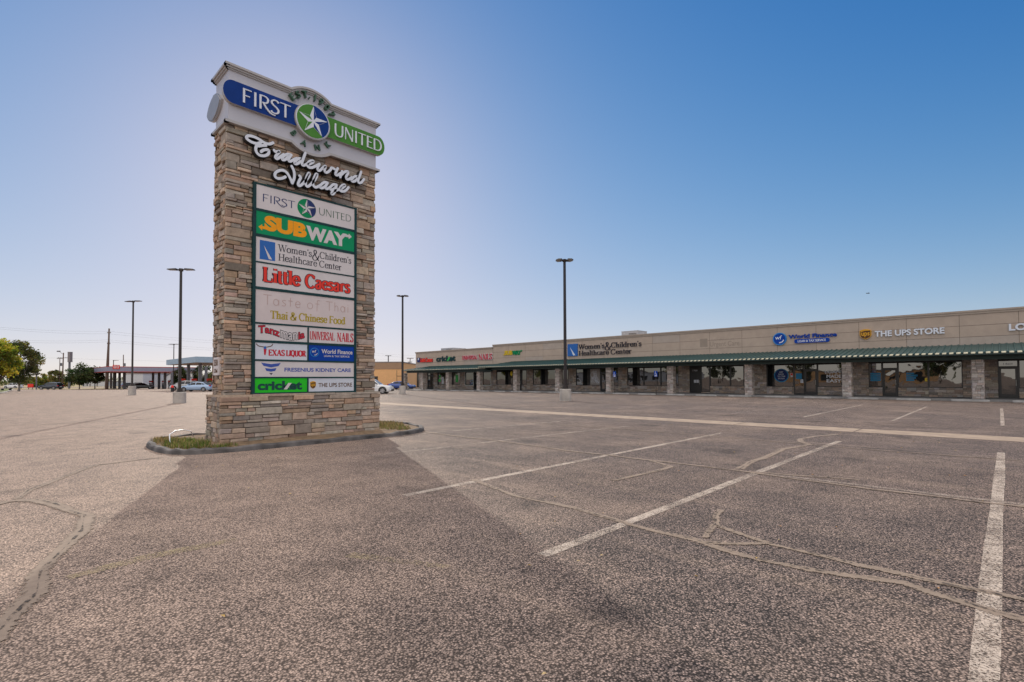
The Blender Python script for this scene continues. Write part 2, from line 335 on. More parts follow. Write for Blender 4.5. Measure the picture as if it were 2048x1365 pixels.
# serif alphabet as pen strokes: t thick, n thin, o curved pen stroke, e elliptic arc, s slab serif
G = {
'W': (1.12, "t .06,1 .33,0;n .33,0 .56,.98;t .54,.98 .79,0;n .79,0 1.04,1;s .06,1;s .54,1;s 1.04,1"),
'C': (.86, "e .45,.5,.38,.5,40,320;n .75,.70 .75,.98"),
'H': (.90, "t .16,0 .16,1;t .74,0 .74,1;n .16,.52 .74,.52;s .16,0;s .16,1;s .74,0;s .74,1"),
'L': (.72, "t .16,0 .16,1;n .10,.03 .66,.03;n .65,.0 .67,.28;s .16,1;s .16,0"),
'T': (.78, "t .39,0 .39,1;n .04,.97 .74,.97;n .05,1 .05,.76;n .73,1 .73,.76;s .39,0"),
'F': (.68, "t .16,0 .16,1;n .10,.97 .62,.97;n .61,1 .61,.78;n .16,.52 .48,.52;n .48,.62 .48,.42;s .16,0"),
'E': (.74, "t .16,0 .16,1;n .10,.97 .64,.97;n .63,1 .63,.78;n .16,.52 .50,.52;n .50,.62 .50,.42;n .10,.03 .67,.03;n .67,.0 .67,.24"),
'U': (.90, "o .16,1 .16,.35 .22,.1 .44,.02 .66,.1 .72,.35 .72,1;s .16,1;s .72,1"),
'N': (.94, "n .16,0 .16,1;t .14,1 .76,0;n .76,0 .76,1;s .16,0;s .12,1;s .76,1"),
'I': (.38, "t .19,0 .19,1;s .19,0;s .19,1"),
'V': (.90, "t .08,1 .44,0;n .44,0 .80,1;s .08,1;s .80,1"),
'R': (.84, "t .16,0 .16,1;o .16,.97 .45,.97 .60,.86 .62,.74 .58,.60 .42,.5 .16,.5;t .40,.5 .72,0;s .16,0;s .10,1;s .74,0"),
'S': (.66, "o .56,.78 .50,.93 .33,.98 .16,.92 .10,.76 .20,.60 .42,.47 .54,.36 .56,.22 .48,.07 .32,.02 .14,.07 .09,.24;n .57,.98 .57,.74;n .08,.02 .08,.26"),
'A': (.92, "n .10,0 .45,1;t .45,1 .80,0;n .22,.36 .68,.36;s .10,0;s .80,0"),
'X': (.90, "t .12,1 .76,0;n .14,0 .74,1;s .12,1;s .74,1;s .14,0;s .76,0"),
'O': (.94, "e .46,.5,.38,.5,0,360"),
'Q': (.94, "e .46,.5,.38,.5,0,360;t .44,.16 .74,-.16"),
'o': (.62, "e .31,.33,.25,.33,0,360"),
'e': (.58, "o .10,.36 .50,.37 .50,.48 .42,.62 .28,.65 .14,.56 .08,.36 .12,.14 .28,.01 .44,.06 .52,.18"),
'a': (.58, "o .10,.50 .18,.63 .32,.65 .42,.57 .43,.42 .43,.10 .52,.02;o .43,.40 .22,.33 .10,.22 .12,.06 .24,.0 .42,.12"),
'c': (.54, "o .48,.52 .40,.64 .26,.64 .12,.52 .08,.33 .13,.12 .27,.01 .40,.05 .50,.18"),
's': (.48, "o .40,.50 .34,.63 .22,.65 .10,.58 .10,.46 .22,.36 .36,.28 .41,.17 .34,.04 .20,.0 .09,.06 .07,.18"),
'm': (1.02, "t .16,0 .16,.66;o .16,.46 .26,.62 .40,.63 .48,.5 .48,0;o .48,.46 .60,.62 .73,.63 .82,.5 .82,0;s .16,0;s .48,0;s .82,0;s .12,.66"),
'n': (.68, "t .16,0 .16,.66;o .16,.46 .27,.62 .41,.63 .50,.5 .50,0;s .16,0;s .50,0;s .12,.66"),
'h': (.68, "t .16,0 .16,1;o .16,.46 .27,.62 .41,.63 .50,.5 .50,0;s .16,0;s .50,0;s .12,1"),
'r': (.50, "t .16,0 .16,.66;o .16,.42 .24,.60 .36,.64 .44,.58;s .16,0;s .12,.66"),
'i': (.32, "t .16,0 .16,.66;s .16,0;s .12,.66;t .16,.84 .16,.97"),
'l': (.32, "t .16,0 .16,1;s .16,0;s .12,1"),
't': (.40, "o .17,.86 .17,.18 .24,.03 .36,.08;n .04,.63 .36,.63"),
'd': (.66, "t .48,0 .48,1;e .28,.32,.21,.32,0,360;s .50,.03;s .44,1"),
"'": (.22, "t .11,1 .09,.78"),
'&': (.92, "o .84,.50 .70,.20 .46,.02 .22,.03 .09,.20 .18,.42 .46,.64 .54,.82 .44,.97 .30,.96 .24,.80 .36,.55 .64,.20 .84,.0"),
' ': (.32, ""),
}
def serif(mb, body, B, x0, x1, y0, y1, c0, c1, mi=0, side=None, thick=0.14, thin=0.055, slab=0.30, warp=None, track=0.0, xs=None):
    """stroke text; cap height spans y0..y1, whole line spans x0..x1"""
    total = sum(G[c][0]+track for c in body)-track; sx = (x1-x0)/total; sy = y1-y0
    cur = 0.0; k = 0
    T = lambda p: (x0+(cur+p[0])*sx, y0+p[1]*sy)
    for ch in body:
        adv, d = G[ch]
        for st in [s for s in d.split(';') if s]:
            kind, rest = st[0], st[2:]
            if kind == 'e':
                a = [float(x) for x in rest.split(',')]; pts = ell(*a); wf = 'pen'
            else:
                pts = [tuple(float(x) for x in p.split(',')) for p in rest.split()]
                if kind == 'o': pts = spline(pts, 5); wf = 'pen'
                elif kind == 't': wf = thick
                elif kind == 'n': wf = thin
                elif kind == 's':
                    if slab <= 0: continue
                    x, y = pts[0]; yy = y-thin/2 if y > .3 else y+thin/2; pts = [(x-slab/2, yy), (x+slab/2, yy)]; wf = thin
            q = [T(p) for p in pts]
            if warp: q = [warp(*p) for p in q]
            sc = sy if not xs else xs
            if wf == 'pen': fn = lambda dx, dy: sc*(thin+(thick-thin)*abs(dy))
            else: fn = sc*wf
            k += 1; off = 0.00025*(k % 9)
            ribbon(mb, q, fn, B, c0, c1+off, mi, side)
        cur += adv+track
def disc(mb, B, cx, cy, rx, ry, c0, c1, mi=0, side=None, n=40):
    mb.prism([(cx+rx*math.cos(2*math.pi*k/n), cy+ry*math.sin(2*math.pi*k/n)) for k in range(n)], B, c0, c1, mi, side)
def rect(mb, B, x0, x1, y0, y1, c0, c1, mi=0, side=None): mb.prism([(x0, y0), (x1, y0), (x1, y1), (x0, y1)], B, c0, c1, mi, side)

# ---------------------------------------------------------------- ledge stone
STONE = [(.40, .295, .22), (.44, .295, .205), (.34, .285, .235), (.40, .29, .23), (.44, .335, .25), (.24, .195, .16), (.37, .31, .26), (.36, .245, .175), (.41, .35, .29), (.29, .25, .22)]
def stones(mb, B, x0, x1, z0, z1, rg, band=(0.17, 0.34), ln=(0.28, 0.75), dep=(0.02, 0.075), pal=STONE, jit=0.006, gap=0.006):
    z = z0
    def stone(a, b, c, d):
        k = rg.choice(pal); t = rg.uniform(0.68, 1.22); col = tuple(x*t*rg.uniform(.97, 1.03) for x in k); h = rg.uniform(*dep)
        a += gap; b -= gap; c += gap*.8; d -= gap*.8
        if b-a < .01 or d-c < .01: return
        j = lambda: rg.uniform(-jit, jit)
        e = min(.014, (d-c)*.15)
        base = [(a, c), (b, c), (b, d), (a, d)]
        mid = [(x+j(), y+j()) for x, y in base]
        frnt = [(a+e+abs(j()), c+e*.7+abs(j())), (b-e-abs(j()), c+e*.7+abs(j())), (b-e-abs(j()), d-e*.7-abs(j())), (a+e+abs(j()), d-e*.7-abs(j()))]
        hs = [h+rg.uniform(-.008, .008) for _ in range(4)]
        p0 = [B(x, y, -0.02) for x, y in mid]; p1 = [B(x, y, hh-.012) for (x, y), hh in zip(mid, hs)]; p2 = [B(x, y, hh) for (x, y), hh in zip(frnt, hs)]
        mb.face(p2, 0, col)
        for i in range(4):
            jn = (i+1) % 4; mb.face([p1[i], p1[jn], p2[jn], p2[i]], 0, col); mb.face([p0[i], p0[jn], p1[jn], p1[i]], 0, col)
    while z < z1-0.02:
        h = rg.uniform(*band)
        if z+h > z1-band[0]*0.6: h = z1-z
        x = x0-rg.uniform(0, ln[0]*.5)
        while x < x1-0.01:
            l = rg.uniform(*ln)
            xa, xb = max(x, x0), min(x+l, x1)
            if x1-xb < ln[0]*.45: xb = x1; l = x1-x
            r = rg.random()
            if h > band[0]*1.25 and r < .75:
                s = z+h*rg.uniform(.35, .65)
                for (c, d) in ((z, s), (s, z+h)):
                    if xb-xa > ln[0]*1.5 and rg.random() < .45:
                        m = xa+(xb-xa)*rg.uniform(.35, .65); stone(xa, m, c, d); stone(m, xb, c, d)
                    else: stone(xa, xb, c, d)
                    if False: pass
            else: stone(xa, xb, z, z+h)
            x += l
        z += h

# ---------------------------------------------------------------- ground, gutter, painted lines, sealed cracks
def ax(lo, hi, fine0, fine1, step):
    a = []; x = fine0; s = step
    while x > lo: a.append(x); s = s if x > fine0-1 else s*1.35; x -= s
    a.append(lo); a.reverse(); x = fine0+step
    while x < fine1: a.append(x); x += step
    s = step
    while x < hi: a.append(x); s *= 1.35; x += s
    a.append(hi); return a
gx, gy = ax(-900, 2500, -20, 120, 5), ax(-900, 2500, -40, 220, 5)
mb = MB(); nx = len(gx)
mb.v = [(x, y, gz(x, y)) for y in gy for x in gx]
for j in range(len(gy)-1):
    for i in range(nx-1): mb.f.append((j*nx+i, j*nx+i+1, (j+1)*nx+i+1, (j+1)*nx+i)); mb.m.append(0); mb.c.append((1, 1, 1))
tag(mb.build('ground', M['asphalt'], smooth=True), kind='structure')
def strip(mb, pts, width, h, jit=0.0, seed=1, step=0.12, edges=True):
    """a ribbon lying on the ground; colour channel red is 1 along the middle and 0 at both edges"""
    rg = random.Random(seed); q = []
    for a, b in zip(pts, pts[1:]):
        n = max(1, int(math.hypot(b[0]-a[0], b[1]-a[1])/step))
        for k in range(n): q.append((a[0]+(b[0]-a[0])*k/n, a[1]+(b[1]-a[1])*k/n))
    q.append(pts[-1]); ph = rg.uniform(0, 9); rows = []
    for i, p in enumerate(q):
        a, b = q[max(0, i-1)], q[min(len(q)-1, i+1)]; dx, dy = b[0]-a[0], b[1]-a[1]; l = math.hypot(dx, dy) or 1; dx /= l; dy /= l
        wv = width*(1+jit*math.sin(i*.45+ph)+jit*rg.uniform(-.6, .6))/2; o = jit*width*.5*math.sin(i*.23+ph*2)
        x, y = p[0]-dy*o, p[1]+dx*o
        rows.append([(x-dy*wv*s, y+dx*wv*s, gz(x, y)+h) for s in (1, 0, -1)])
    for r0, r1 in zip(rows, rows[1:]):
        for s in (0, 1):
            n = len(mb.v); mb.v += [r0[s], r0[s+1], r1[s+1], r1[s]]; mb.f.append((n+3, n+2, n+1, n)[::-1]); mb.m.append(0); mb.c.append((s, 1))
def build_strip(mb, name, mat):
    me = bpy.data.meshes.new(name); me.from_pydata(mb.v, [], mb.f); me.materials.append(mat)
    ca = me.color_attributes.new('Col', 'FLOAT_COLOR', 'CORNER'); buf = []
    for c in mb.c:
        e = (0, 1, 1, 0) if c[0] == 0 else (1, 0, 0, 1)
        for v in e: buf += [v, v, v, 1]
    ca.data.foreach_set('color', buf); me.update()
    o = bpy.data.objects.new(name, me); COL.objects.link(o); tag(o, kind='structure'); return o
mb = MB()
for x0 in [i*4.4-22 for i in range(0, 1)]: pass
cuts = [-24, -14.2, -8, -2.4, 3.1, 6.55, 9.0, 13.2, 17.6, 22, 27, 32, 37, 42, 48]
for a, b in zip(cuts, cuts[1:]):
    mb.hexa([(17.60, a+.02, -.05), (18.86, a+.02, -.05), (18.86, b-.02, -.05), (17.60, b-.02, -.05)]+[(x, y, gz(x, y)+.006) for x, y in ((17.60, a+.02), (18.86, a+.02), (18.86, b-.02), (17.60, b-.02))])
tag(mb.build('concrete_gutter', M['gutter']), kind='structure')
mb = MB(); st = MB()
for k, (a, b) in {-2: (3.0, 14.8), -1: (3.0, 14.8), 0: (0.4, 14.83), 1: (3.5, 14.81), 2: (4.0, 14.8)}.items():
    strip(mb, [(a, 2.92*k+.119-.0077*a), (b, 2.92*k+.119-.0077*b)], 0.125, .004, .06, 3+k, .4)
for k in range(-6, 14):
    strip(mb if k < 3 else st, [(23.0, -.05+2.9*k), (35.4, -.05+2.9*k)], 0.105, .004, .05, 40+k, .6)
build_strip(mb, 'parking_lines', M['line'])
for k in (3, 4): strip(st, [(5.4, 9.55+2.9*(k-3)), (14.9, 8.98+2.9*(k-3))], 0.16, .004, .1, 30+k, .4)
strip(st, [(9.02, -6), (9.0, 7)], .10, .0045, .1, 77, .4)
build_strip(st, 'faded_parking_lines', M['line_faint'])
mb = MB(); strip(mb, [(0.47, 5.5), (0.73, 5.55), (1.07, 5.6), (1.75, 5.52)], .13, .004, .3, 5)
strip(mb, [(2.3, 4.3), (2.6, 3.7), (2.75, 3.4)], .10, .004, .3, 6)
build_strip(mb, 'faded_yellow_lines', M['yellow_faint'])
CR = {'A': ([(5.38, 6.05), (5.2, 5.4), (5.04, 4.8), (5.06, 4.2), (5.05, 3.83), (4.99, 3.49), (4.94, 3.17), (4.87, 2.81), (4.86, 2.51), (4.87, 2.2), (4.80, 1.95), (4.76, 1.8), (4.74, 1.52), (4.78, 1.16), (4.84, .95), (4.91, .75), (4.97, .56), (4.89, .41), (4.81, .18), (4.76, .03), (4.75, -.6), (4.7, -2.5)], .15),
 'A2': ([(4.84, 2.12), (5.06, 1.83), (5.24, 1.65), (5.23, 1.4), (5.2, 1.14), (5.16, .89), (5.17, .68), (5.15, .47), (5.16, .2), (5.17, .02), (5.18, -.21), (5.2, -2)], .13),
 'A3': ([(5.24, 1.62), (5.36, 1.94), (5.5, 2.24), (5.88, 2.40), (6.2, 2.46)], .12), 'A4': ([(5.53, 2.26), (5.23, 2.2), (5.0, 2.14)], .10),
 'B': ([(9.26, 12.73), (9.1, 10.92), (9.18, 9.82), (9.12, 8.8), (9.05, 7.9), (8.95, 6.97), (8.95, 6.47), (9.02, 5.92), (8.97, 5.1), (9.0, 4.15), (9.0, 3.32), (8.95, 2.79), (8.86, 2.34), (8.85, 1.84), (8.79, 1.37), (8.81, .96), (8.82, .58), (8.78, .22), (8.9, -.43), (8.8, -3)], .15),
 'B2': ([(9.05, 3.06), (9.19, 2.42), (9.5, 1.6)], .12),
 'C': ([(9.17, 3.31), (10.12, 3.42), (10.9, 3.4), (12.37, 3.54), (13.17, 3.34), (13.67, 3.27), (14.1, 3.58), (14.7, 3.77), (15.64, 3.66), (16.57, 3.29)], .22),
 'D': ([(6.83, 4.4), (7.53, 4.33), (8.3, 4.27), (8.62, 4.3), (8.97, 4.91)], .16),
 'E': ([(14.0, 13.73), (13.81, 12.04), (13.82, 10.76), (13.93, 9.12), (13.86, 7.25), (13.89, 6.08), (13.9, 5.83), (13.68, 3.51), (13.56, 2.45), (13.6, 1.16), (13.63, .06), (13.72, -.67), (13.7, -4)], .13),
 'F': ([(-.05, 9.25), (.2, 9.5), (.32, 9.5), (.49, 9.31), (.62, 8.87), (.74, 8.19), (.83, 7.82), (.72, 7.08), (.59, 6.66), (.47, 6.25), (.34, 5.81), (.28, 5.25), (.17, 4.96), (.10, 4.75), (.02, 4.4)], .22),
 'G': ([(.31, 9.6), (.46, 10.29), (.68, 10.75), (1.11, 11.72), (1.47, 12.35), (2.54, 12.55)], .16),
 'H': ([(-1.4, 19.2), (.14, 17.88), (1.22, 16.84), (1.91, 16.46), (2.84, 15.43)], .09),
 'I': ([(3.31, 19.38), (4.23, 20.19), (5.06, 20.84), (7, 21.5)], .09),
 'J': ([(20.6, 34), (21.2, 26), (20.9, 18), (21.3, 10), (21.0, 2), (21.2, -6)], .12), 'K': ([(28.4, 30), (28.2, 20), (28.6, 10), (28.3, 0), (28.5, -8)], .12),
 'L': ([(-4, 26), (3, 25.2), (9, 25.8), (15, 24.9)], .12), 'M': ([(2, 38), (8, 33), (12.5, 30.5), (16, 24.8)], .12), 'N': ([(33.6, 28), (33.4, 16), (33.7, 4), (33.5, -6)], .10)}
mb = MB(); mc = MB()
for i, (k, (pts, wd)) in enumerate(CR.items()):
    if k not in 'HI': strip(mb, pts, wd*1.15, .0055+.0006*(i % 5), .13, i+1)
    strip(mc, pts, .018 if k not in 'JKLMN' else .03, .0105+.0004*(i % 5), .9, i+50, .07)
build_strip(mb, 'crack_sealant', M['seal']); build_strip(mc, 'crack_lines', M['crack'])

# kerbed island under the sign
OUT = [(2.62, 14.1), (2.66, 13.3), (2.86, 12.72), (3.25, 12.40), (4.0, 12.26), (5.5, 12.24), (7.6, 12.24), (8.6, 12.34), (9.3, 12.75), (9.8, 13.5), (10.1, 14.6), (10.15, 15.4), (9.85, 16.05), (9.3, 16.25), (7, 16.28), (4.6, 16.28), (3.6, 16.2), (2.95, 15.6), (2.68, 14.9)]
OUT = spline(OUT+[OUT[0]], 4)[:-1]
cx_, cy_ = 6.35, 14.26
def inset(p, d):
    vx, vy = cx_-p[0], cy_-p[1]; vx *= .55; l = math.hypot(vx, vy); return (p[0]+vx/l*d, p[1]+vy/l*d)
isl = empty('kerbed_island', (0, 0, 0), 0, 'long oval planting island with a dark weathered kerb under the stone pylon sign', 'traffic island')
mb = MB(); n = len(OUT); rg = random.Random(3); hs = [.115+rg.uniform(-.03, .02) for _ in OUT]
prof = [(0, -.02, 0), (.015, 1.0-.25, 1), (.045, 1, 1), (.15, 1, 1), (.17, .4, 1)]
rings = []
for d, hz, useh in prof: rings.append([(*inset(p, d), (hs[i]*hz if useh else hz)) for i, p in enumerate(OUT)])
for a, b in zip(rings, rings[1:]):
    for i in range(n): j = (i+1) % n; mb.face([a[i], a[j], b[j], b[i]])
mb.build('kerb', M['kerb'], isl)
mb = MB(); inn = [(*inset(p, .16), .07) for p in OUT]; mid = [(*inset(p, .7), .10+rg.uniform(-.015, .02)) for p in OUT]
for i in range(n): j = (i+1) % n; mb.face([inn[i], inn[j], mid[j], mid[i]]); mb.face([mid[i], mid[j], (cx_, cy_, .1)])
mb.build('soil', M['soil'], isl)
# grass: blades in loose patches at both ends of the island
M['blade'] = vcol('grass blades', 0.8, 4, .2, 0, trans=.35)
def blades(name, spots, seed):
    rg = random.Random(seed); mb = MB()
    for (cx, cy, rx, ry, cnt, hh, pal, z) in spots:
        for _ in range(cnt):
            a, r = rg.uniform(0, 6.283), math.sqrt(rg.random()); x, y = cx+rx*r*math.cos(a), cy+ry*r*math.sin(a)
            h = hh*rg.uniform(.4, 1.2); t = rg.uniform(0, 6.283); ln = h*rg.uniform(.2, .8); wd = rg.uniform(.006, .014)*(1 if hh < .3 else 2)
            c = rg.choice(pal); k = rg.uniform(.7, 1.3); c = tuple(q*k for q in c)
            dx, dy = math.cos(t), math.sin(t); zz = z+gz(x, y)
            p = [(x-dy*wd, y+dx*wd, zz), (x+dy*wd, y-dx*wd, zz), (x+dx*ln*.45+dy*wd*.7, y+dy*ln*.45-dx*wd*.7, zz+h*.65), (x+dx*ln*.45-dy*wd*.7, y+dy*ln*.45+dx*wd*.7, zz+h*.65)]
            mb.face(p, 0, c); mb.face([p[3], p[2], (x+dx*ln, y+dy*ln, zz+h)], 0, c)
    return mb.build(name, M['blade'])
GR = [(.10, .15, .025), (.14, .19, .03), (.22, .19, .06), (.30, .23, .10)]; DRY = [(.33, .24, .11), (.28, .19, .08), (.22, .17, .07), (.16, .16, .05)]
o = blades('island_grass', [(3.25, 13.75, .45, .9, 900, .13, GR, .085), (3.15, 14.9, .35, .7, 420, .10, DRY, .085), (9.0, 14.9, .8, 1.0, 1100, .12, DRY, .085), (8.7, 13.6, .5, .8, 520, .11, GR+DRY, .085), (3.6, 12.75, .5, .18, 160, .10, GR, .085)], 5)
tag(o, 'sparse green and straw coloured grass growing in the island soil', 'grass', kind='stuff')
mb = MB(); mb.tube(spline([(2.95, 14.35, .05)[:2], (3.0, 14.3)], 1) and [(3.02, 14.0, .05), (3.0, 14.1, .20), (3.05, 14.35, .30), (3.25, 14.75, .345), (3.5, 15.1, .33), (3.75, 15.4, .25), (3.85, 15.55, .08)], .012, 8)
tag(mb.build('conduit', M['letter_white'], smooth=True), 'thin white bent pipe arching over the grass at the end of the island', 'pipe')

# ---------------------------------------------------------------- the pylon sign
SGN = empty('pylon_sign', (0, 0, 0), 0, 'tall stone pylon sign with white bank cabinet on top and green framed tenant directory', 'sign')
rg = random.Random(11)
BX0, BX1, BY0, BY1, BZ = 3.90, 8.13, 13.43, 14.47, 1.24
PX0, PX1, PY0, PY1 = 4.01, 8.02, 13.54, 14.36
def four(mb, x0, x1, y0, y1, z0, z1, **k):
    e = .045
    stones(mb, plane((0, y0, 0), (1, 0, 0), (0, 0, 1), (0, -1, 0)), x0-e, x1+e, z0, z1, rg, **k)
    stones(mb, plane((0, y1, 0), (-1, 0, 0), (0, 0, 1), (0, 1, 0)), -x1-e, -x0+e, z0, z1, rg, **k)
    k2 = dict(k); k2['ln'] = (.16, .42)
    stones(mb, plane((x0, 0, 0), (0, -1, 0), (0, 0, 1), (-1, 0, 0)), -y1, -y0, z0, z1, rg, **k2)
    stones(mb, plane((x1, 0, 0), (0, 1, 0), (0, 0, 1), (1, 0, 0)), y0, y1, z0, z1, rg, **k2)
mb = MB(); four(mb, BX0, BX1, BY0, BY1, .0, BZ-.055, band=(.11, .25), ln=(.28, .75), dep=(.01, .08))
mb.box(BX0+.005, BX1-.005, BY0+.005, BY1-.005, 0, BZ-.06, 1)
x = BX0-.05
while x < BX1+.04:                                                            # thin cap stones of the plinth
    x2 = min(x+rg.uniform(.5, .95), BX1+.05); x2 = BX1+.05 if BX1+.05-x2 < .3 else x2; k = rg.choice(STONE)
    mb.box(x+.004, x2-.004, BY0-.05+rg.uniform(-.01, .01), BY1+.05, BZ-.055, BZ+rg.uniform(-.006, .006), 0, k); x = x2
mb.build('stone_plinth', [M['stone'], M['mortar']], SGN)
mb = MB(); four(mb, PX0, PX1, PY0, PY1, BZ-.01, 7.97, band=(.09, .235), ln=(.24, .72), dep=(.01, .085))
mb.box(PX0+.005, PX1-.005, PY0+.005, PY1-.005, BZ-.02, 7.95, 1)
mb.build('stone_pillar', [M['stone'], M['mortar']], SGN)
# address plaque on the narrow side
pq = MB(); Bp = plane((PX0-.07, 0, 0), (0, -1, 0), (0, 0, 1), (-1, 0, 0))
rect(pq, Bp, -14.12, -13.72, 1.72, 2.16, -.03, .03, 0)
pqo = pq.build('address_plaque', M['panel_white'], SGN)
t = MB(); sans(t, '3501', Bp, -14.07, -13.77, 1.95, 2.11, .03, .036, 0, bold=.01); sans(t, 'S. Blvd', Bp, -14.05, -13.80, 1.78, 1.88, .03, .036, 0); t.build('number', M['brown_ink'], pqo)

# bank cabinet: white body with a bump above and below the medallion
CF = 13.44; Bf = front(CF); CZ0, CZ1 = 7.91, 9.30; MX, MZ, MR = 6.038, 8.61, .49
def bumped(x0, x1, zl, zh, r, top=True, bot=True, rx=None, n=14):
    """outline with circular bumps of radius r round the medallion centre"""
    P = []
    def arc(zline, sgn):
        h = abs(zline-MZ); half = math.sqrt(max(0, r*r-h*h)); a = math.atan2(h, half)
        return [(MX+r*math.cos(t), MZ+sgn*r*math.sin(t)) for t in [a+(math.pi-2*a)*k/n for k in range(n+1)]]
    P.append((x0, zl))
    P += list(reversed(arc(zl, -1))) if bot else []
    P += [(x1, zl), (x1, zh)]
    P += arc(zh, 1) if top else []
    P.append((x0, zh)); return P
mb = MB(); body = bumped(3.99, 8.05, CZ0+.05, CZ1-.02, .88)
mb.prism(body, Bf, -.96, 0, 0)
cab = mb.build('sign_cabinet', M['white_metal'], SGN)
def moulding(steps, top):
    mb = MB()
    for (o, za, zb) in steps:                                                # three stepped fillets that follow the edge and its bump
        for B, d0, d1 in ((Bf, 0, o), (plane((0, CF+.96, 0), (1, 0, 0), (0, 0, 1), (0, 1, 0)), 0, o)):
            z = CZ1 if top else CZ0; sgn = 1 if top else -1
            h = abs(z-MZ); r0, r1 = .88+za, .88+zb
            def edge(off):
                r = .88+off; hh = h+off; half = math.sqrt(r*r-hh*hh); a = math.atan2(hh, half)
                L = [(3.99-o, MZ+sgn*hh)]+[(MX+r*math.cos(math.pi-t), MZ+sgn*r*math.sin(math.pi-t)) for t in [a+(math.pi-2*a)*k/16 for k in range(17)]]+[(8.05+o, MZ+sgn*hh)]
                return L
            lo, hi = edge(za), edge(zb)
            for i in range(len(lo)-1):
                q = [lo[i], lo[i+1], hi[i+1], hi[i]]
                if sgn < 0: q = q[::-1]
                mb.prism(q, B, d0-.03, d1, 0)
        for xs, xe in ((3.99-o, 3.995), (8.045, 8.05+o)):
            z0, z1 = (CZ1+za, CZ1+zb) if top else (CZ0-zb, CZ0-za)
            mb.box(xs, xe, CF-o+.001, CF+.96+o-.001, z0, z1)
    return mb
moulding([(.035, -.09, -.055), (.065, -.055, -.01), (.10, -.01, .045)], True).build('cornice', M['trim'], cab)
moulding([(.04, -.06, -.03), (.09, -.03, .03)], False).build('base_moulding', M['trim'], cab)
# the two coloured banners and the medallion
def band(x0, x1, left):
    zc, h = 8.645, .285; P = []
    if left: P = [(x1, zc+h), (x0+.22, zc+h)]+[(x0+.22-.22*math.sin(t), zc+h*math.cos(t)) for t in [math.pi*k/12 for k in range(1, 12)]]+[(x0+.22, zc-h), (x1, zc-h)]
    else: P = [(x0, zc-h), (x1-.22, zc-h)]+[(x1-.22+.22*math.sin(t), zc-h*math.cos(t)) for t in [math.pi*k/12 for k in range(1, 12)]]+[(x1-.22, zc+h), (x0, zc+h)]
    return P
mb = MB(); mb.prism(band(3.84, MX-.3, True), Bf, -.02, .10, 0, 1); bb = mb.build('blue_banner', [M['blue'], M['trim']], SGN)
mb = MB(); mb.prism(band(MX+.3, 8.29, False), Bf, -.02, .10, 0, 1); gb = mb.build('green_banner', [M['green'], M['trim']], SGN)
# letters without slabs, high contrast, for the bank's name
G2 = {'F': (.62, "t .14,0 .14,1;n .12,.96 .58,.96;n .14,.52 .48,.52"), 'I': (.34, "t .17,0 .17,1"),
 'R': (.70, "t .14,0 .14,1;o .12,.97 .42,.97 .58,.85 .58,.66 .46,.52 .24,.50;o .30,.50 .52,.16 .80,-.10 1.05,-.12"),
 'S': (.62, "o .54,.84 .46,.94 .30,.97 .14,.86 .13,.70 .26,.57 .44,.45 .54,.30 .50,.12 .34,.02 .18,.04 .08,.14"),
 'T': (.72, "t .36,0 .36,.96;n .02,.96 .70,.96"), 'U': (.84, "o .14,1 .14,.36 .22,.10 .44,.01 .64,.10 .72,.36 .72,1"),
 'N': (.86, "n .14,0 .14,1;t .13,1 .72,0;n .73,0 .73,1"), 'E': (.62, "t .14,0 .14,1;n .12,.96 .56,.96;n .14,.52 .50,.52;n .12,.04 .58,.04"),
 'D': (.84, "t .14,0 .14,1;o .12,.96 .40,.96 .62,.86 .74,.62 .74,.38 .62,.14 .40,.04 .12,.04")}
def roman(mb, body, B, x0, x1, y0, y1, c0, c1, mi=0, side=None, thick=.13, thin=.065):
    sv = {k: G.get(k) for k in G2}
    G.update(G2); serif(mb, body, B, x0, x1, y0, y1, c0, c1, mi, side, thick, thin, 0)
    for k, v in sv.items():
        if v: G[k] = v
mb = MB(); roman(mb, 'FIRST', Bf, 4.25, 5.46, 8.465, 8.825, .10, .125); mb.build('lettering', M['letter_white'], bb)
mb = MB(); roman(mb, 'UNITED', Bf, 6.65, 8.19, 8.47, 8.815, .10, .125); mb.build('lettering', M['letter_white'], gb)
def star(mb, B, cx, cy, R, c, mw, mg, mblue):
    """green and blue disc (split through the top point) carrying a white five-pointed star with darker facets"""
    P = lambda r, deg: (cx+r*math.cos(R_(deg)), cy+r*math.sin(R_(deg)))
    for a0, a1, mi in ((90, 306, mg), (-54, 90, mblue)):
        n = 24; mb.prism([(cx, cy)]+[P(R, a0+(a1-a0)*k/n) for k in range(n+1)], B, c-.01, c, mi, mi, back=False)
    o, i_ = R*.93, R*.36
    for k in range(5):
        a = 90+72*k; tip, l, r_ = P(o, a), P(i_, a+36), P(i_, a-36)
        mb.prism([(cx, cy), r_, tip, l], B, c, c+.006, mw, mw, back=False)
        bgm = mg if k in (1, 2) else mblue
        if k == 3: bgm = mblue
        q = [(cx, cy), r_, tip]; g = (sum(p[0] for p in q)/3, sum(p[1] for p in q)/3)
        q = [(g[0]+(p[0]-g[0])*.80+(r_[0]-g[0])*.06, g[1]+(p[1]-g[1])*.80+(r_[1]-g[1])*.06) for p in q]
        mb.prism(q, B, c+.006, c+.009, bgm, bgm, back=False)
mb = MB(); disc(mb, Bf, MX, MZ, MR, MR*.98, 0, .15, 0); disc(mb, Bf, MX, MZ, MR*.95, MR*.93, .15, .16, 1)
star(mb, Bf, MX, MZ, MR*.90, .172, 1, 2, 3)
mb.build('star_medallion', [M['trim'], M['letter_white'], M['green'], M['blue']], SGN)
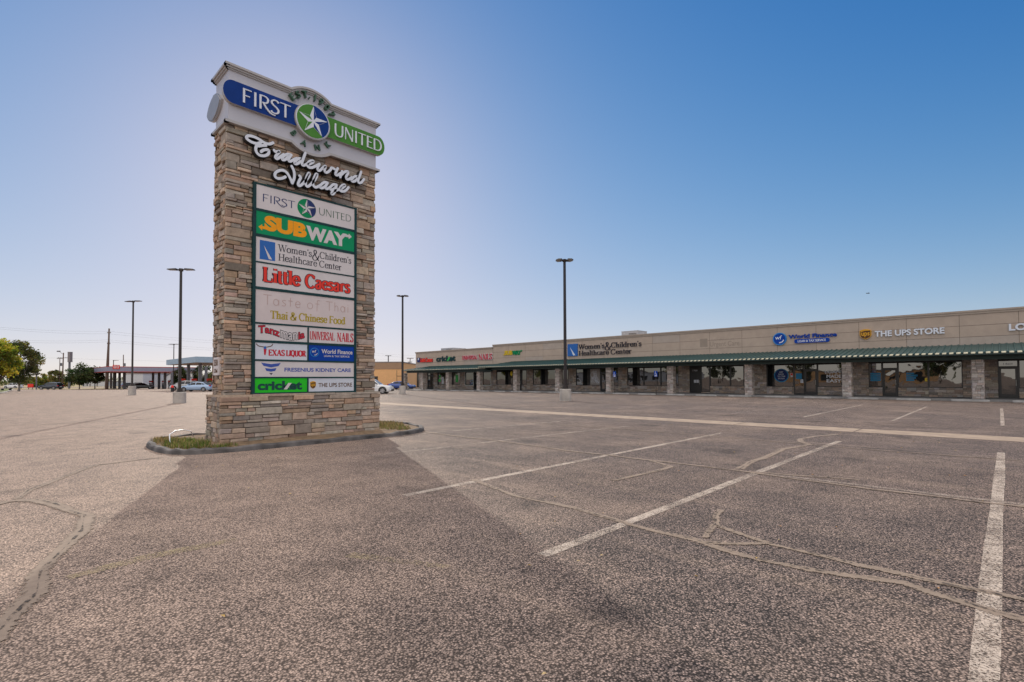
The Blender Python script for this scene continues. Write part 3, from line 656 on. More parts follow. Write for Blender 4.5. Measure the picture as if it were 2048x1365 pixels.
def arctext(mb, chars, degs, r, size, inward=False, c1=.05, bold=.012):
    for ch, dg in zip(chars, degs):
        v, f = text_mesh(ch, bold); ys = [p[1] for p in v]; xs = [p[0] for p in v]; mx = (min(xs)+max(xs))/2
        t = R_(dg-90) if not inward else R_(dg+90); k = size/.73
        q = []
        for p in v:
            a, b = (p[0]-mx)*k, (p[1]-.36)*k
            q.append((MX+r*math.cos(R_(dg))+a*math.cos(t)-b*math.sin(t), MZ+r*math.sin(R_(dg))+a*math.sin(t)+b*math.cos(t)))
        extrude_flat(mb, q, f, Bf, .0, c1, 0, 0)
for ch, dg in zip('EST1907', (136, 121, 105, 83, 69, 54, 38)): mb = MB(); arctext(mb, ch+'.' if ch == 'T' else ch, (dg, dg-9), .735, .175, c1=.11); mb.build('raised_letter', M['dkgreen'], cab)
for ch, dg in zip('BANK', (223, 252, 286, 318)): mb = MB(); arctext(mb, ch, (dg,), .635, .16, True, c1=.06); mb.build('raised_letter', M['dkgreen'], cab)
# rounded end of the rear banner, seen past the cabinet's rear corner
mb = MB(); Be = plane((3.985, CF+.96, 8.60), (0, -1, 0), (0, 0, 1), (-1, 0, 0))
lens = [(.60*math.cos(t)*(1-.25*abs(math.sin(t))), .33*math.sin(t)) for t in [2*math.pi*k/32 for k in range(32)]]
mb.prism(lens, Be, -.02, .05, 0, 1); mb.prism([(x*.9, y*.9) for x, y in lens if x > -.001], Be, .05, .075, 0, 1); mb.prism([(x*.9, y*.9) for x, y in lens if x < .001], Be, .05, .062, 0, 1)
mb.build('banner_end', [M['lens_grey'], M['trim']], SGN)

# script name: thick white strokes with black returns, traced on the stone face
SCRIPT_PLANE = 13.34; Bs = front(SCRIPT_PLANE)
def sp(pts): return [(lambda p: (p.x, p.z))(ony(480+x/7.877, 260+y/7.877, SCRIPT_PLANE)) for x, y in pts]
TW = [[(515, 210), (450, 230), (375, 208), (285, 150), (200, 112), (125, 100), (95, 128), (122, 165), (190, 205), (265, 222), (320, 205)],
 [(320, 205), (270, 235), (243, 290), (248, 345), (285, 395), (340, 415), (400, 410), (445, 375), (440, 325), (395, 318), (345, 335), (325, 352)], [(280, 262), (335, 255), (400, 252)],
 [(530, 328), (556, 352), (615, 345), (600, 370), (565, 410), (550, 440), (578, 462), (635, 425), (680, 395)],
 [(800, 402), (745, 390), (690, 412), (655, 450), (665, 480), (705, 474), (755, 432), (800, 402)], [(800, 402), (765, 450), (758, 492), (790, 502), (845, 470), (890, 455)],
 [(968, 468), (915, 460), (865, 500), (852, 538), (890, 542), (940, 508), (968, 468)], [(1020, 372), (992, 450), (968, 520), (975, 562), (1010, 562), (1070, 530)],
 [(1070, 552), (1130, 525), (1145, 498), (1095, 500), (1052, 545), (1062, 588), (1110, 603), (1165, 585), (1225, 555)],
 [(1240, 548), (1215, 600), (1217, 642), (1250, 646), (1305, 595), (1340, 580), (1322, 635), (1335, 676), (1375, 672), (1415, 635), (1432, 605), (1480, 625)],
 [(1530, 612), (1503, 670), (1493, 708), (1522, 722), (1575, 690)], [(1598, 660), (1580, 715), (1568, 752)], [(1575, 725), (1630, 675), (1680, 660), (1692, 690), (1662, 742), (1668, 782), (1705, 785), (1750, 755)],
 [(1850, 745), (1800, 740), (1755, 780), (1750, 815), (1790, 818), (1830, 785), (1850, 745)], [(1897, 668), (1872, 740), (1848, 808), (1862, 842), (1900, 836), (1940, 785)]]
VI = [[(708, 745), (660, 768), (592, 772), (548, 742), (548, 690), (602, 650), (672, 645), (730, 680), (780, 760), (815, 845)], [(815, 845), (848, 760), (843, 660), (808, 580)],
 [(930, 730), (948, 758), (920, 820), (907, 868), (932, 888), (970, 866), (1010, 825)], [(1010, 830), (1060, 762), (1090, 702), (1074, 690), (1046, 740), (1026, 820), (1032, 878), (1062, 898), (1115, 860)],
 [(1120, 850), (1180, 782), (1208, 714), (1190, 704), (1162, 760), (1142, 850), (1162, 902), (1202, 908), (1255, 878)],
 [(1370, 842), (1322, 832), (1268, 870), (1253, 912), (1290, 922), (1340, 890), (1370, 842)], [(1370, 842), (1342, 890), (1342, 928), (1372, 933), (1415, 905)],
 [(1510, 872), (1462, 867), (1413, 910), (1413, 942), (1450, 948), (1490, 920), (1510, 872)], [(1510, 872), (1500, 930), (1480, 990), (1452, 1020), (1433, 1012), (1450, 978), (1530, 952), (1585, 922)],
 [(1585, 935), (1638, 893), (1638, 873), (1600, 882), (1567, 922), (1572, 966), (1620, 976), (1660, 958), (1700, 912)]]
for nm, strokes in (('script_tradewind', TW), ('script_village', VI)):
    mb = MB()
    for i, s in enumerate(strokes): ribbon(mb, spline(sp(s), 5), .070, Bs, -.11, .03+.0012*i, 0, 1, True)
    for i, s in enumerate(strokes): ribbon(mb, spline(sp(s), 5), .090, Bs, -.12, .008+.0009*i, 1, 1, True)
    mb.build('script_lettering', [M['letter_white'], M['black']], SGN)

# tenant directory
DF = 13.40; Bd = front(DF)
DX0, DX1, DZ0, DZ1 = 4.571, 7.407, 1.233, 6.60
mb = MB(); rect(mb, Bd, DX0, DX1, DZ0, DZ1, -.16, -.02, 0)
X0, X1, XM0, XM1 = 4.64, 7.337, 5.968, 6.006
rows = [(5.945, 6.552), (5.30, 5.883), (4.60, 5.225), (3.958, 4.564), (3.058, 3.885), (2.608, 3.013), (2.122, 2.543), (1.679, 2.076), (1.278, 1.641)]
zs = [DZ0]+[v for r in reversed(rows) for v in r]+[DZ1]
for k in range(0, len(zs), 2): rect(mb, Bd, DX0, DX1, zs[k], zs[k+1], -.02, 0, 0)
rect(mb, Bd, DX0, X0, DZ0, DZ1, -.02, .004, 0); rect(mb, Bd, X1, DX1, DZ0, DZ1, -.02, .004, 0)
for k in (5, 6, 8): rect(mb, Bd, XM0, XM1, rows[k][0], rows[k][1], -.02, .002, 0)
mb.build('directory_frame', M['frame_green'], SGN)
def panel(r, mat, half=None, label=None):
    a, b = rows[r]; x0, x1 = (X0, X1) if half is None else ((X0, XM0) if half == 0 else (XM1, X1))
    mb = MB(); rect(mb, Bd, x0, x1, a, b, -.018, -.012, 0); o = mb.build('tenant_panel', M[mat], SGN)
    if label: o['label'] = label
    return o, (lambda u: x0+(x1-x0)*u), (lambda t: a+(b-a)*t)
LC0, LC1 = -.012, -.009
def put(fn, parent, mats, name='lettering'):
    mb = MB(); fn(mb); return mb.build(name, [M[m] for m in mats] if isinstance(mats, (list, tuple)) else M[mats], parent)
p, u, t = panel(0, 'panel_white', None, 'white panel with a bank name round a star disc')
put(lambda m: roman(m, 'FIRST', Bd, u(.05), u(.365), t(.33), t(.66), LC0, LC1), p, 'navy'); put(lambda m: roman(m, 'UNITED', Bd, u(.60), u(.965), t(.34), t(.66), LC0, LC1, thick=.10, thin=.06), p, 'dkgreen')
put(lambda m: (disc(m, Bd, u(.48), t(.48), .255, .255, LC0, -.008, 1), star(m, Bd, u(.48), t(.48), .25, -.006, 0, 1, 2)), p, ('panel_white', 'sub_green', 'navy'), 'star_emblem')
p, u, t = panel(1, 'teal_green', None, 'green panel with bold yellow and white lettering')
def subway(m, B, u, t, c0, c1, mi=(0, 1)):
    H = abs(t(1)-t(0)); s = (u(1)-u(0))
    sans(m, 'SUB', B, u(.075), u(.48), t(.20), t(.88), c0, c1, mi[0], bold=.06); sans(m, 'WAY', B, u(.475), u(.915), t(.16), t(.82), c0, c1, mi[1], bold=.06)
    ribbon(m, [(u(.12), t(.30)), (u(.055), t(.30))], H*.12, B, c0, c1+.0004, mi[0]); m.prism([(u(.055), t(.16)), (u(.055), t(.44)), (u(.022), t(.30))], B, c0, c1, mi[0])
    ribbon(m, [(u(.87), t(.73)), (u(.935), t(.73))], H*.12, B, c0, c1+.0004, mi[1]); m.prism([(u(.935), t(.59)), (u(.97), t(.73)), (u(.935), t(.87))], B, c0, c1, mi[1])
put(lambda m: subway(m, Bd, u, t, LC0, LC1), p, ('orange', 'panel_white'))
p, u, t = panel(2, 'panel_white', None, 'white panel with a blue square emblem and dark serif lettering')
def wcc(m, B, u, t, c0, c1, mi=0, side=None):
    serif(m, "Women's", B, u(.205), u(.535), t(.55), t(.84), c0, c1, mi, side, .13, .06); serif(m, "&", B, u(.535), u(.615), t(.42), t(.88), c0, c1, mi, side, .10, .05)
    serif(m, "Children's", B, u(.615), u(.965), t(.55), t(.84), c0, c1, mi, side, .13, .06); serif(m, "Healthcare Center", B, u(.205), u(.855), t(.16), t(.45), c0, c1, mi, side, .13, .06)
def wce(m, B, x0, x1, y0, y1, c0, c1):
    rect(m, B, x0, x1, y0, y1, c0, c1, 0)
    w_, h_ = x1-x0, y1-y0; m.prism([(x0+w_*.26, y0+h_*.74), (x0+w_*.58, y0+h_*.06), (x0+w_*.80, y0+h_*.06)], B, c1, c1+.004, 1)
put(lambda m: wce(m, Bd, u(.035), u(.175), t(.10), t(.88), LC0, -.009), p, ('wc_blue', 'panel_white'), 'square_emblem'); put(lambda m: wcc(m, Bd, u, t, LC0, LC1), p, 'ink')
p, u, t = panel(3, 'panel_white', None, 'white panel with fat red serif lettering outlined in black')
put(lambda m: (serif(m, 'Little', Bd, u(.065), u(.415), t(.24), t(.86), LC0, -.0095, 1, None, .30, .17, .40), serif(m, 'Caesars', Bd, u(.47), u(.95), t(.22), t(.80), LC0, -.0095, 1, None, .30, .17, .40),
               serif(m, 'Little', Bd, u(.065), u(.415), t(.24), t(.86), -.0065, -.0055, 0, None, .20, .08, .28), serif(m, 'Caesars', Bd, u(.47), u(.95), t(.22), t(.80), -.0065, -.0055, 0, None, .20, .08, .28)), p, ('red', 'ink'))
p, u, t = panel(4, 'panel_pink', None, 'white panel with faint thin lettering above olive gold serif lettering')
G3 = {'T': "n .05,1 .75,1;n .40,1 .40,0", 'a': "e .28,.32,.22,.32,0,360;n .52,.62 .52,0", 's': "o .42,.56 .28,.65 .12,.54 .24,.36 .40,.22 .30,.03 .08,.06", 't': "n .2,.95 .2,.05;n .03,.62 .40,.62", 'e': "o .08,.34 .50,.36 .42,.60 .24,.64 .09,.42 .14,.10 .34,.0 .50,.12", 'o': "e .30,.32,.25,.32,0,360", 'f': "o .46,.95 .30,1.02 .22,.85 .2,.4 .18,-.2;n .03,.60 .42,.60", 'h': "n .14,1 .14,0;o .14,.42 .28,.62 .46,.52 .48,0", 'i': "n .14,.62 .14,0;n .14,.82 .14,.90", ' ': ""}
def hand(m, word, ua, ub):
    sv = dict(G); adv = dict(T=.85, a=.72, s=.62, t=.58, e=.72, o=.78, f=.60, h=.72, i=.40); adv[' '] = .42
    for k, d in G3.items(): G[k] = (adv[k], d)
    serif(m, word, Bd, u(ua), u(ub), t(.56), t(.86), LC0, LC1, 0, None, .048, .048, 0); G.clear(); G.update(sv)
for q in (('Taste', .065, .441), ('of', .486, .635), ('Thai', .680, .955)): put(lambda m: hand(m, *q), p, 'pencil', 'faint_lettering')
put(lambda m: serif(m, 'Thai & Chinese Food', Bd, u(.135), u(.90), t(.14), t(.385), LC0, LC1, 0, None, .19, .09, .34), p, 'gold')
p, u, t = panel(5, 'panel_white', 0, 'small white panel with wavy red and white lettering')
def tanz(m, B, u, t, c0, c1, pick):
    W = lambda x, y: (x, y+.075*math.sin((x-u(0))/(u(1)-u(0))*6.2+.5)*1.0)
    for b, xa, xb, mi in (('Tanz', .05, .46, 0), ('man', .46, .80, 2), ('ia', .81, .95, 0))[pick:pick+1]:
        sans(m, b, B, u(xa), u(xb), t(.24), t(.78), c0, c1, 1, bold=.055, warp=W); sans(m, b, B, u(xa+.008), u(xb-.008), t(.28), t(.74), c1+.0012, c1+.002, mi, bold=.022 if mi == 0 else .012, warp=W)
for q in range(3): put(lambda m: tanz(m, Bd, u, t, LC0, LC1, q), p, ('crimson', 'ink', 'panel_white'))
p, u, t = panel(5, 'panel_white', 1, 'small white panel with tall narrow dark red capitals')
put(lambda m: (serif(m, 'UNIVERSAL', Bd, u(.02), u(.555), t(.20), t(.76), LC0, LC1, 0, None, .17, .09, .20, xs=(t(1)-t(0))*.34), serif(m, 'NAILS', Bd, u(.61), u(.985), t(.16), t(.78), LC0, LC1, 0, None, .2, .09, .25, xs=(t(1)-t(0))*.40)), p, 'crimson')
p, u, t = panel(6, 'panel_cool', 0, 'small white panel with a longhorn skull and red lettering')
def texas(m):
    serif(m, 'EXAS', Bd, u(.245), u(.55), t(.24), t(.60), LC0, LC1, 0, None, .24, .12, .36); serif(m, 'LIQUOR', Bd, u(.58), u(.97), t(.24), t(.60), LC0, LC1, 0, None, .24, .12, .36)
def skull(m):
    m.prism([(u(.155), t(.66)), (u(.165), t(.30)), (u(.18), t(.24)), (u(.195), t(.30)), (u(.21), t(.66))], Bd, LC0, LC1, 0); disc(m, Bd, u(.18), t(.70), .030, .04, LC0, -.008, 1)
    ribbon(m, spline([(u(.02), t(.92)), (u(.06), t(.80)), (u(.12), t(.76)), (u(.18), t(.74)), (u(.25), t(.77)), (u(.30), t(.83)), (u(.325), t(.95))], 5), .022, Bd, LC0, LC1, 2)
put(texas, p, 'crimson'); put(skull, p, ('crimson', 'wc_blue', 'brown_ink'), 'longhorn_emblem')
p, u, t = panel(6, 'royal', 1, 'small royal blue panel with a round monogram and white lettering')
def wfin(m, B, u, t, c0, c1):
    sans(m, 'World Finance', B, u(.27), u(.965), t(.47), t(.76), c0, c1, 0, bold=.022); sans(m, 'LOAN & TAX SERVICE', B, u(.325), u(.895), t(.25), t(.38), c0, c1, 0, bold=.012)
put(lambda m: wfin(m, Bd, u, t, LC0, LC1), p, 'panel_white')
def wfe(m, B, cx, cy, r, c0, c1):
    disc(m, B, cx, cy, r, r, c0, c1, 1); disc(m, B, cx, cy, r*.86, r*.86, c1, c1+.004, 2)
    sans(m, 'wf', B, cx-r*.62, cx+r*.36, cy-r*.10, cy+r*.56, c1+.004, c1+.007, 0, bold=.01, shear=.15)
    ribbon(m, ell(cx, cy, r*.60, r*.60, 262, 345, 10), r*.15, B, c1+.004, c1+.0072, 0)
put(lambda m: wfe(m, Bd, u(.125), t(.53), .125, LC0, -.0095), p, ('panel_white', 'sky_ring', 'royal'), 'round_emblem')
p, u, t = panel(7, 'panel_white', None, 'white panel with blue capitals beside a blue chevron emblem')
put(lambda m: sans(m, 'FRESENIUS KIDNEY CARE', Bd, u(.27), u(.965), t(.34), t(.60), LC0, LC1, 0, bold=.025), p, 'fre_blue')
def fres(m):
    for xa, xb, ya, yb, d in ((.055, .235, .90, .70, .10), (.09, .195, .56, .38, .05), (.13, .162, .24, .24, .12)):
        xm = (xa+xb)/2; m.prism([(u(xa), t(ya)), (u(xa+(xb-xa)*.12), t(yb)), (u(xm), t(yb-d)), (u(xb-(xb-xa)*.12), t(yb)), (u(xb), t(ya)), (u(xm), t(ya-d*.8))], Bd, LC0, LC1, 0)
put(fres, p, 'fre_blue', 'chevron_emblem')
p, u, t = panel(8, 'lime', 0, 'small bright green panel with rounded dark lettering')
def crick(m, B, u, t, c0, c1, mi=0, slash=1):
    sans(m, 'cricket', B, u(.05), u(.90), t(.16), t(.82), c0, c1, mi, bold=.045)
    m.prism([(u(.535), t(.20)), (u(.60), t(.20)), (u(.69), t(.66)), (u(.625), t(.66))], B, c0, c1+.004, slash)
put(lambda m: crick(m, Bd, u, t, LC0, LC1), p, ('cricket_ink', 'panel_white'))
p, u, t = panel(8, 'panel_cool', 1, 'small pale panel with a brown shield and dark capitals')
put(lambda m: sans(m, 'THE UPS STORE', Bd, u(.21), u(.96), t(.32), t(.64), LC0, LC1, 0, bold=.02), p, 'brown_ink')
def shield(m, B, x0, x1, y0, y1, c0, c1):
    w_, h_ = x1-x0, y1-y0; Q = lambda k=0.0: [(x0+w_*k, y0+h_*(1-.12-k*.6)), (x0+w_*.25, y0+h_*(.97-k)), (x0+w_*.5, y0+h_*(1-k)), (x0+w_*.75, y0+h_*(.97-k)), (x1-w_*k, y0+h_*(1-.12-k*.6)), (x1-w_*k, y0+h_*.40), (x1-w_*(.12+k*.6), y0+h_*.20), (x0+w_*.5, y0+h_*k), (x0+w_*(.12+k*.6), y0+h_*.20), (x0+w_*k, y0+h_*.40)][::-1]
    m.prism(Q(), B, c0, c1, 1); m.prism(Q(.06), B, c1, c1+.003, 0)
    m.prism([(x0+w_*.10, y0+h_*.74), (x0+w_*.4, y0+h_*.84), (x1-w_*.10, y0+h_*.86), (x1-w_*.12, y0+h_*.90), (x0+w_*.5, y0+h_*.93), (x0+w_*.12, y0+h_*.86)], B, c1+.003, c1+.006, 1)
    sans(m, 'ups', B, x0+w_*.14, x1-w_*.14, y0+h_*.22, y0+h_*.68, c1+.003, c1+.006, 1, bold=.02)
put(lambda m: shield(m, Bd, u(.035), u(.155), t(.20), t(.78), LC0, -.0095), p, ('ups_brown', 'ups_gold'), 'shield_emblem')

# ---------------------------------------------------------------- parking-lot lamps
M['pole_bronze'] = paint('dark bronze paint', (0.030, 0.022, 0.020), 0.45, var=0.15)
M['lens'] = paint('lamp lens', (0.35, 0.34, 0.32), 0.3, var=0.05)
def lamp(x, y, top, base_h, base_w, heads, label, square=True, rad=.085, rz=0.0, headlen=.62, group='parking lot lamp posts'):
    z0 = gz(x, y); root = empty('lamp_post', (x, y, z0), rz, label, 'lamp post', group)
    mb = MB()
    if base_h:
        n = 18; R0 = base_w/2
        for (za, zb, ra, rb) in ((-.1, base_h-.03, R0, R0), (base_h-.03, base_h, R0, R0-.03)):
            for k in range(n):
                a, b = 2*math.pi*k/n, 2*math.pi*(k+1)/n
                mb.face([(ra*math.cos(a), ra*math.sin(a), za), (ra*math.cos(b), ra*math.sin(b), za), (rb*math.cos(b), rb*math.sin(b), zb), (rb*math.cos(a), rb*math.sin(a), zb)])
        mb.face([((R0-.03)*math.cos(2*math.pi*k/n), (R0-.03)*math.sin(2*math.pi*k/n), base_h) for k in range(n)])
        mb.build('concrete_base', M['concrete'], root)
        mb = MB(); mb.box(-.2, .2, -.2, .2, base_h, base_h+.03); mb.box(-.14, .14, -.14, .14, base_h+.03, base_h+.26); mb.build('base_cover', M['pole_bronze'], root)
    mb = MB(); H = top-z0
    b = base_h+.02
    mb.hexa([(-rad, -rad, b), (rad, -rad, b), (rad, rad, b), (-rad, rad, b), (-rad*.8, -rad*.8, H-.06), (rad*.8, -rad*.8, H-.06), (rad*.8, rad*.8, H-.06), (-rad*.8, rad*.8, H-.06)])
    mb.box(-.12, .12, -.12, .12, H-.16, H+.02); mb.build('pole', M['pole_bronze'], root)
    for a in heads:
        c, s = math.cos(a), math.sin(a); hb = MB(); lb = MB()
        P = lambda l, w_, z: (l*c-w_*s, l*s+w_*c, z)
        hb.hexa([P(.1, -.035, H-.08), P(.30, -.035, H-.08), P(.30, .035, H-.08), P(.1, .035, H-.08), P(.1, -.035, H-.02), P(.30, -.035, H-.02), P(.30, .035, H-.02), P(.1, .035, H-.02)])
        hb.hexa([P(.28, -.17, H-.09), P(.28+headlen, -.20, H-.07), P(.28+headlen, .20, H-.07), P(.28, .17, H-.09), P(.30, -.13, H+.03), P(.26+headlen, -.15, H-.01), P(.26+headlen, .15, H-.01), P(.30, .13, H+.03)])
        h = hb.build('lamp_head', M['pole_bronze'], root)
        lb.hexa([P(.34, -.13, H-.10), P(.24+headlen, -.15, H-.085), P(.24+headlen, .15, H-.085), P(.34, .13, H-.10), P(.34, -.13, H-.088), P(.24+headlen, -.15, H-.073), P(.24+headlen, .15, H-.073), P(.34, .13, H-.088)])
        lb.build('lens', M['lens'], h)
    return root
lamp(9.30, 41.13, 9.40, .78, .80, (R_(-44), R_(136)), 'tall twin headed lamp post on concrete base just left of the stone sign', headlen=.6)
lamp(10.88, 67.64, 10.25, 1.0, .72, (R_(-58), R_(122)), 'twin headed lamp post farther back in front of the low fuel canopy', headlen=.7)
lamp(30.85, 46.02, 10.60, .92, .66, [R_(a) for a in (-72, -20, 108, 160)], 'four headed lamp post on a concrete base in front of the tan building', headlen=.35)
lamp(28.99, 22.59, 10.25, .85, .84, [R_(a) for a in (-74, -18, 106, 162)], 'four headed lamp post standing alone before the serif lettered clinic sign', headlen=.36)
p = gnd(347, 92); lamp(p.x, p.y, far(347, 688.5, 92).z, 0, .7, (R_(-44), R_(136)), 'distant twin headed lamp post rising behind the tall fuel canopy', rad=.07, headlen=.62)
p = gnd(226.5, 128); lamp(p.x, p.y, far(226, 721, 128).z, 0, .7, (R_(-44),), 'single arm lamp post poking up behind the low fuel canopy', rad=.09, headlen=.9)

# ---------------------------------------------------------------- the strip mall
VF, VW, VC, VE = 48.92, 49.0, 46.0, 45.55            # fascia face, shop wall, column fronts, canopy edge
M['stucco'] = paint('tan stucco', (0.43, 0.345, 0.28), 0.9, var=0.07, scale=1.5, bmp=0.002)
M['stucco_patch'] = paint('faded stucco patch', (0.41, 0.345, 0.295), 0.9, var=0.07, scale=1.5)
M['groove'] = paint('panel joint', (0.11, 0.09, 0.075), 0.9, var=0.1)
M['cap_metal'] = paint('parapet metal', (0.36, 0.29, 0.235), 0.5, var=0.08)
M['canopy_green'] = paint('green ribbed metal', (0.012, 0.056, 0.058), 0.42, var=0.14, scale=0.6)
M['cream'] = paint('painted eave sunlight', (0.60, 0.57, 0.42), 0.5, var=.08); M['walk'] = paint('shaded sidewalk concrete', (0.20, 0.195, 0.19), 0.85, var=0.2, scale=2.2, bmp=0.003); M['stop'] = paint('wheel stop concrete', (0.30, 0.295, 0.285), 0.85, var=0.25, scale=2.2)  # walk is concrete darkened so its colour holds the canopy's shade
M['beam_green'] = paint('dark green trim', (0.018, 0.045, 0.045), 0.5, var=0.12)
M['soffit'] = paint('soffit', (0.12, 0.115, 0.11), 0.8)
M['bronze_frame'] = paint('dark bronze aluminium', (0.013, 0.012, 0.013), 0.35, var=0.1)
M['pane'] = glass('tinted shop glass', (0.016, 0.017, 0.018), 0.015, 2.1, 0.0035, 0.6)
M['pane2'] = glass('tinted shop glass wavy', (0.020, 0.019, 0.018), 0.015, 2.15, 0.008, 0.9)
M['door_dark'] = paint('dark door', (0.02, 0.017, 0.016), 0.4, var=0.15)
M['white_frame'] = paint('light string trim', (0.62, 0.66, 0.62), 0.5)
for n_, c_ in (('decal_blue', (0.03, 0.22, 0.42)), ('decal_navy', (0.01, 0.03, 0.14)), ('paper', (0.58, 0.60, 0.66)), ('decal_green', (0.06, 0.42, 0.10)), ('neon_yellow', (0.75, 0.55, 0.04)), ('frost', (0.34, 0.31, 0.29)), ('warm_poster', (0.45, 0.22, 0.10)), ('sign_yellow', (0.6, 0.42, 0.03))): flat(n_, c_, 0.5)
MALL = empty('strip_mall', (VW, 30, 0), 0, 'long single storey shopping strip with tan fascia, green metal canopy and stone columns', 'building')
def mallpart(mb, name, mats): o = mb.build(name, mats, MALL); o.matrix_parent_inverse = Matrix.Translation((-VW, -30, 0)); return o
U_END, U_STEP, U_R = onx(831.5, 720, VF).y, onx(986, 700, VF).y, -16.0
ZT_R, ZT_L = onx(2048, 612.2, VF).z, onx(900, 700.3, VF).z
ZT_R = .5*(ZT_R+onx(1200, 675.3, VF).z)
ZCT_R, ZCT_L = onx(1500, 706.2, VF).z, onx(880, 732.2, VF).z
VER, VEL = 44.7, 45.15
ZCE_R, ZCE_L = onx(1500, 718.8, VER).z, onx(900, 738.6, VEL).z
# walls behind (block of the building, roof)
mb = MB(); mb.box(VW+.12, VW+22, U_R, U_STEP, -.5, ZT_R-.45); mb.box(VW+.12, VW+22, U_STEP+.004, U_END-.05, -.5, ZT_L-.40)
mallpart(mb, 'rear_block', M['stucco'])
mb = MB(); rows_ = (0, .36, .68, 1)
def fascia(y0, y1, z0, z1, pitch, rg):
    y = y1
    while y > y0+.05:
        ya = max(y0, y-pitch)
        for a, b in zip(rows_, rows_[1:]):
            m = 2 if rg.random() < .12 else 0
            mb.box(VF, VF+.30, ya+.012, y-.012, z0+(z1-z0)*a+.012, z0+(z1-z0)*b-.012, m)
        y = ya
    mb.box(VF+.012, VF+.29, y0+.005, y1-.005, z0+.005, z1-.005, 1)
rg = random.Random(5)
fascia(U_R, U_STEP, ZCT_R-.35, ZT_R-.28, 3.05, rg); fascia(U_STEP+.002, U_END, ZCT_L-.35, ZT_L-.24, 3.05, rg)
mallpart(mb, 'fascia_wall', [M['stucco'], M['groove'], M['stucco_patch']])
mb = MB()
for y0, y1, zt, h in ((U_R, U_STEP+.04, ZT_R, .28), (U_STEP+.06, U_END+.05, ZT_L, .24)):
    mb.box(VF-.05, VF+.34, y0, y1, zt-h, zt-h*.45); mb.box(VF-.10, VF+.40, y0-.01, y1+.03, zt-h*.45+.001, zt)
mb.box(VF+.31, VW+22, U_STEP-.3, U_STEP+.04, ZT_L-.2, ZT_R-.012); mb.box(VF+.31, VW+22, U_END-.3, U_END+.02, -.4, ZT_L-.01)
mallpart(mb, 'parapet_cap', M['cap_metal'])
# ribbed canopy
def canopy(y0, y1, ve, ze, zt, hip):
    mb = MB(); bm_ = MB(); cb = MB(); ytop = y1-(2.4 if hip else 0)
    S_ = lambda y, k, dz=0: (ve+(VF-ve)*k, y, ze+(zt-ze)*k+dz)
    mb.face([S_(y0, 0), S_(y0, 1), S_(ytop, 1), S_(y1, 0)])
    if hip: mb.face([S_(y1, 0), S_(ytop, 1), (VF, y1, ze)])
    y = y0+.1
    while y < y1-.02:
        k1 = 1 if y < ytop else max(.02, 1-(y-ytop)/(y1-ytop))
        a, b = .035, .055
        p = [S_(y-b, -.004), S_(y+b, -.004), S_(y+b, k1), S_(y-b, k1)]; q = [S_(y-a, -.004, .055), S_(y+a, -.004, .055), S_(y+a, k1, .055), S_(y-a, k1, .055)]
        mb.face([q[0], q[3], q[2], q[1]]); mb.face([p[0], p[3], q[3], q[0]]); mb.face([p[2], p[1], q[1], q[2]]); mb.face([p[1], p[0], q[0], q[1]])
        if y < y1-.5:  # cream pieces between the ribs, added to stand for sunlight on the eave tips
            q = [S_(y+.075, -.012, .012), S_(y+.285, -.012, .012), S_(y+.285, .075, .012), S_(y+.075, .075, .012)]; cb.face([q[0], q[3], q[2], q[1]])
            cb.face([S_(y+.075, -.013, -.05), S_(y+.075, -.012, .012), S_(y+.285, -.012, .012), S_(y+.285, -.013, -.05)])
        y += .36
    o = mallpart(mb, 'canopy_roof', M['canopy_green'])
    e_ = cb.build('eave_sun_tips', M['cream'], o); e_.matrix_parent_inverse = Matrix.Identity(4)
    bm_.box(ve+.01, ve+.06, y0, y1-.02, ze-.13, ze-.012); bm_.box(VC+.06, VC+.40, y0, y1-.05, ze-.42, ze-.135); bm_.box(ve+.061, VC+.059, y0, y1-.05, ze-.15, ze-.10)
    if hip: bm_.box(ve+.07, VF-.02, y1-.08, y1-.03, ze-.13, ze-.012)
    mallpart(bm_, 'canopy_beam', M['beam_green'])
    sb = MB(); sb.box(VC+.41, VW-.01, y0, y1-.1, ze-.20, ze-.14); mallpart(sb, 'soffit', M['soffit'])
U_C1 = onx(954, 736, VER).y; U_CL = onx(803, 741, VEL).y
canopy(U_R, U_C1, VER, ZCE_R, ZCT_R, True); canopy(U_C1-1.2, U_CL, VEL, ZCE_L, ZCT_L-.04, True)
# stone columns
for cpx in (806.5, 843.5, 894.5, 956.5, 1030, 1114.3, 1216.6, 1340.2, 1496.8, 1693.5, 1955.8, None):
    yc = onx(cpx, 760, VC).y if cpx else -6.3
    mb = MB(); rgc = random.Random(int(yc*10)); ww = .29; zt = (ZCE_R-.42) if yc < U_C1 else ZCE_L-.44; zb = gz(VC, yc)-.1
    kw = dict(band=(.14, .24), ln=(.2, .5), dep=(.015, .05), gap=.004, pal=[(.48, .42, .38), (.40, .35, .31), (.52, .47, .44), (.36, .31, .28), (.46, .37, .32)])
    stones(mb, plane((VC, 0, 0), (0, -1, 0), (0, 0, 1), (-1, 0, 0)), -yc-ww, -yc+ww, zb, zt, rgc, **kw)
    stones(mb, plane((0, yc-ww, 0), (1, 0, 0), (0, 0, 1), (0, -1, 0)), VC, VC+.6, zb, zt, rgc, **kw)
    stones(mb, plane((0, yc+ww, 0), (-1, 0, 0), (0, 0, 1), (0, 1, 0)), -VC-.6, -VC, zb, zt, rgc, **kw)
    mb.box(VC+.01, VC+.59, yc-ww+.01, yc+ww-.01, zb, zt-.005, 1)
    mallpart(mb, 'stone_column', [M['stone'], M['mortar']])
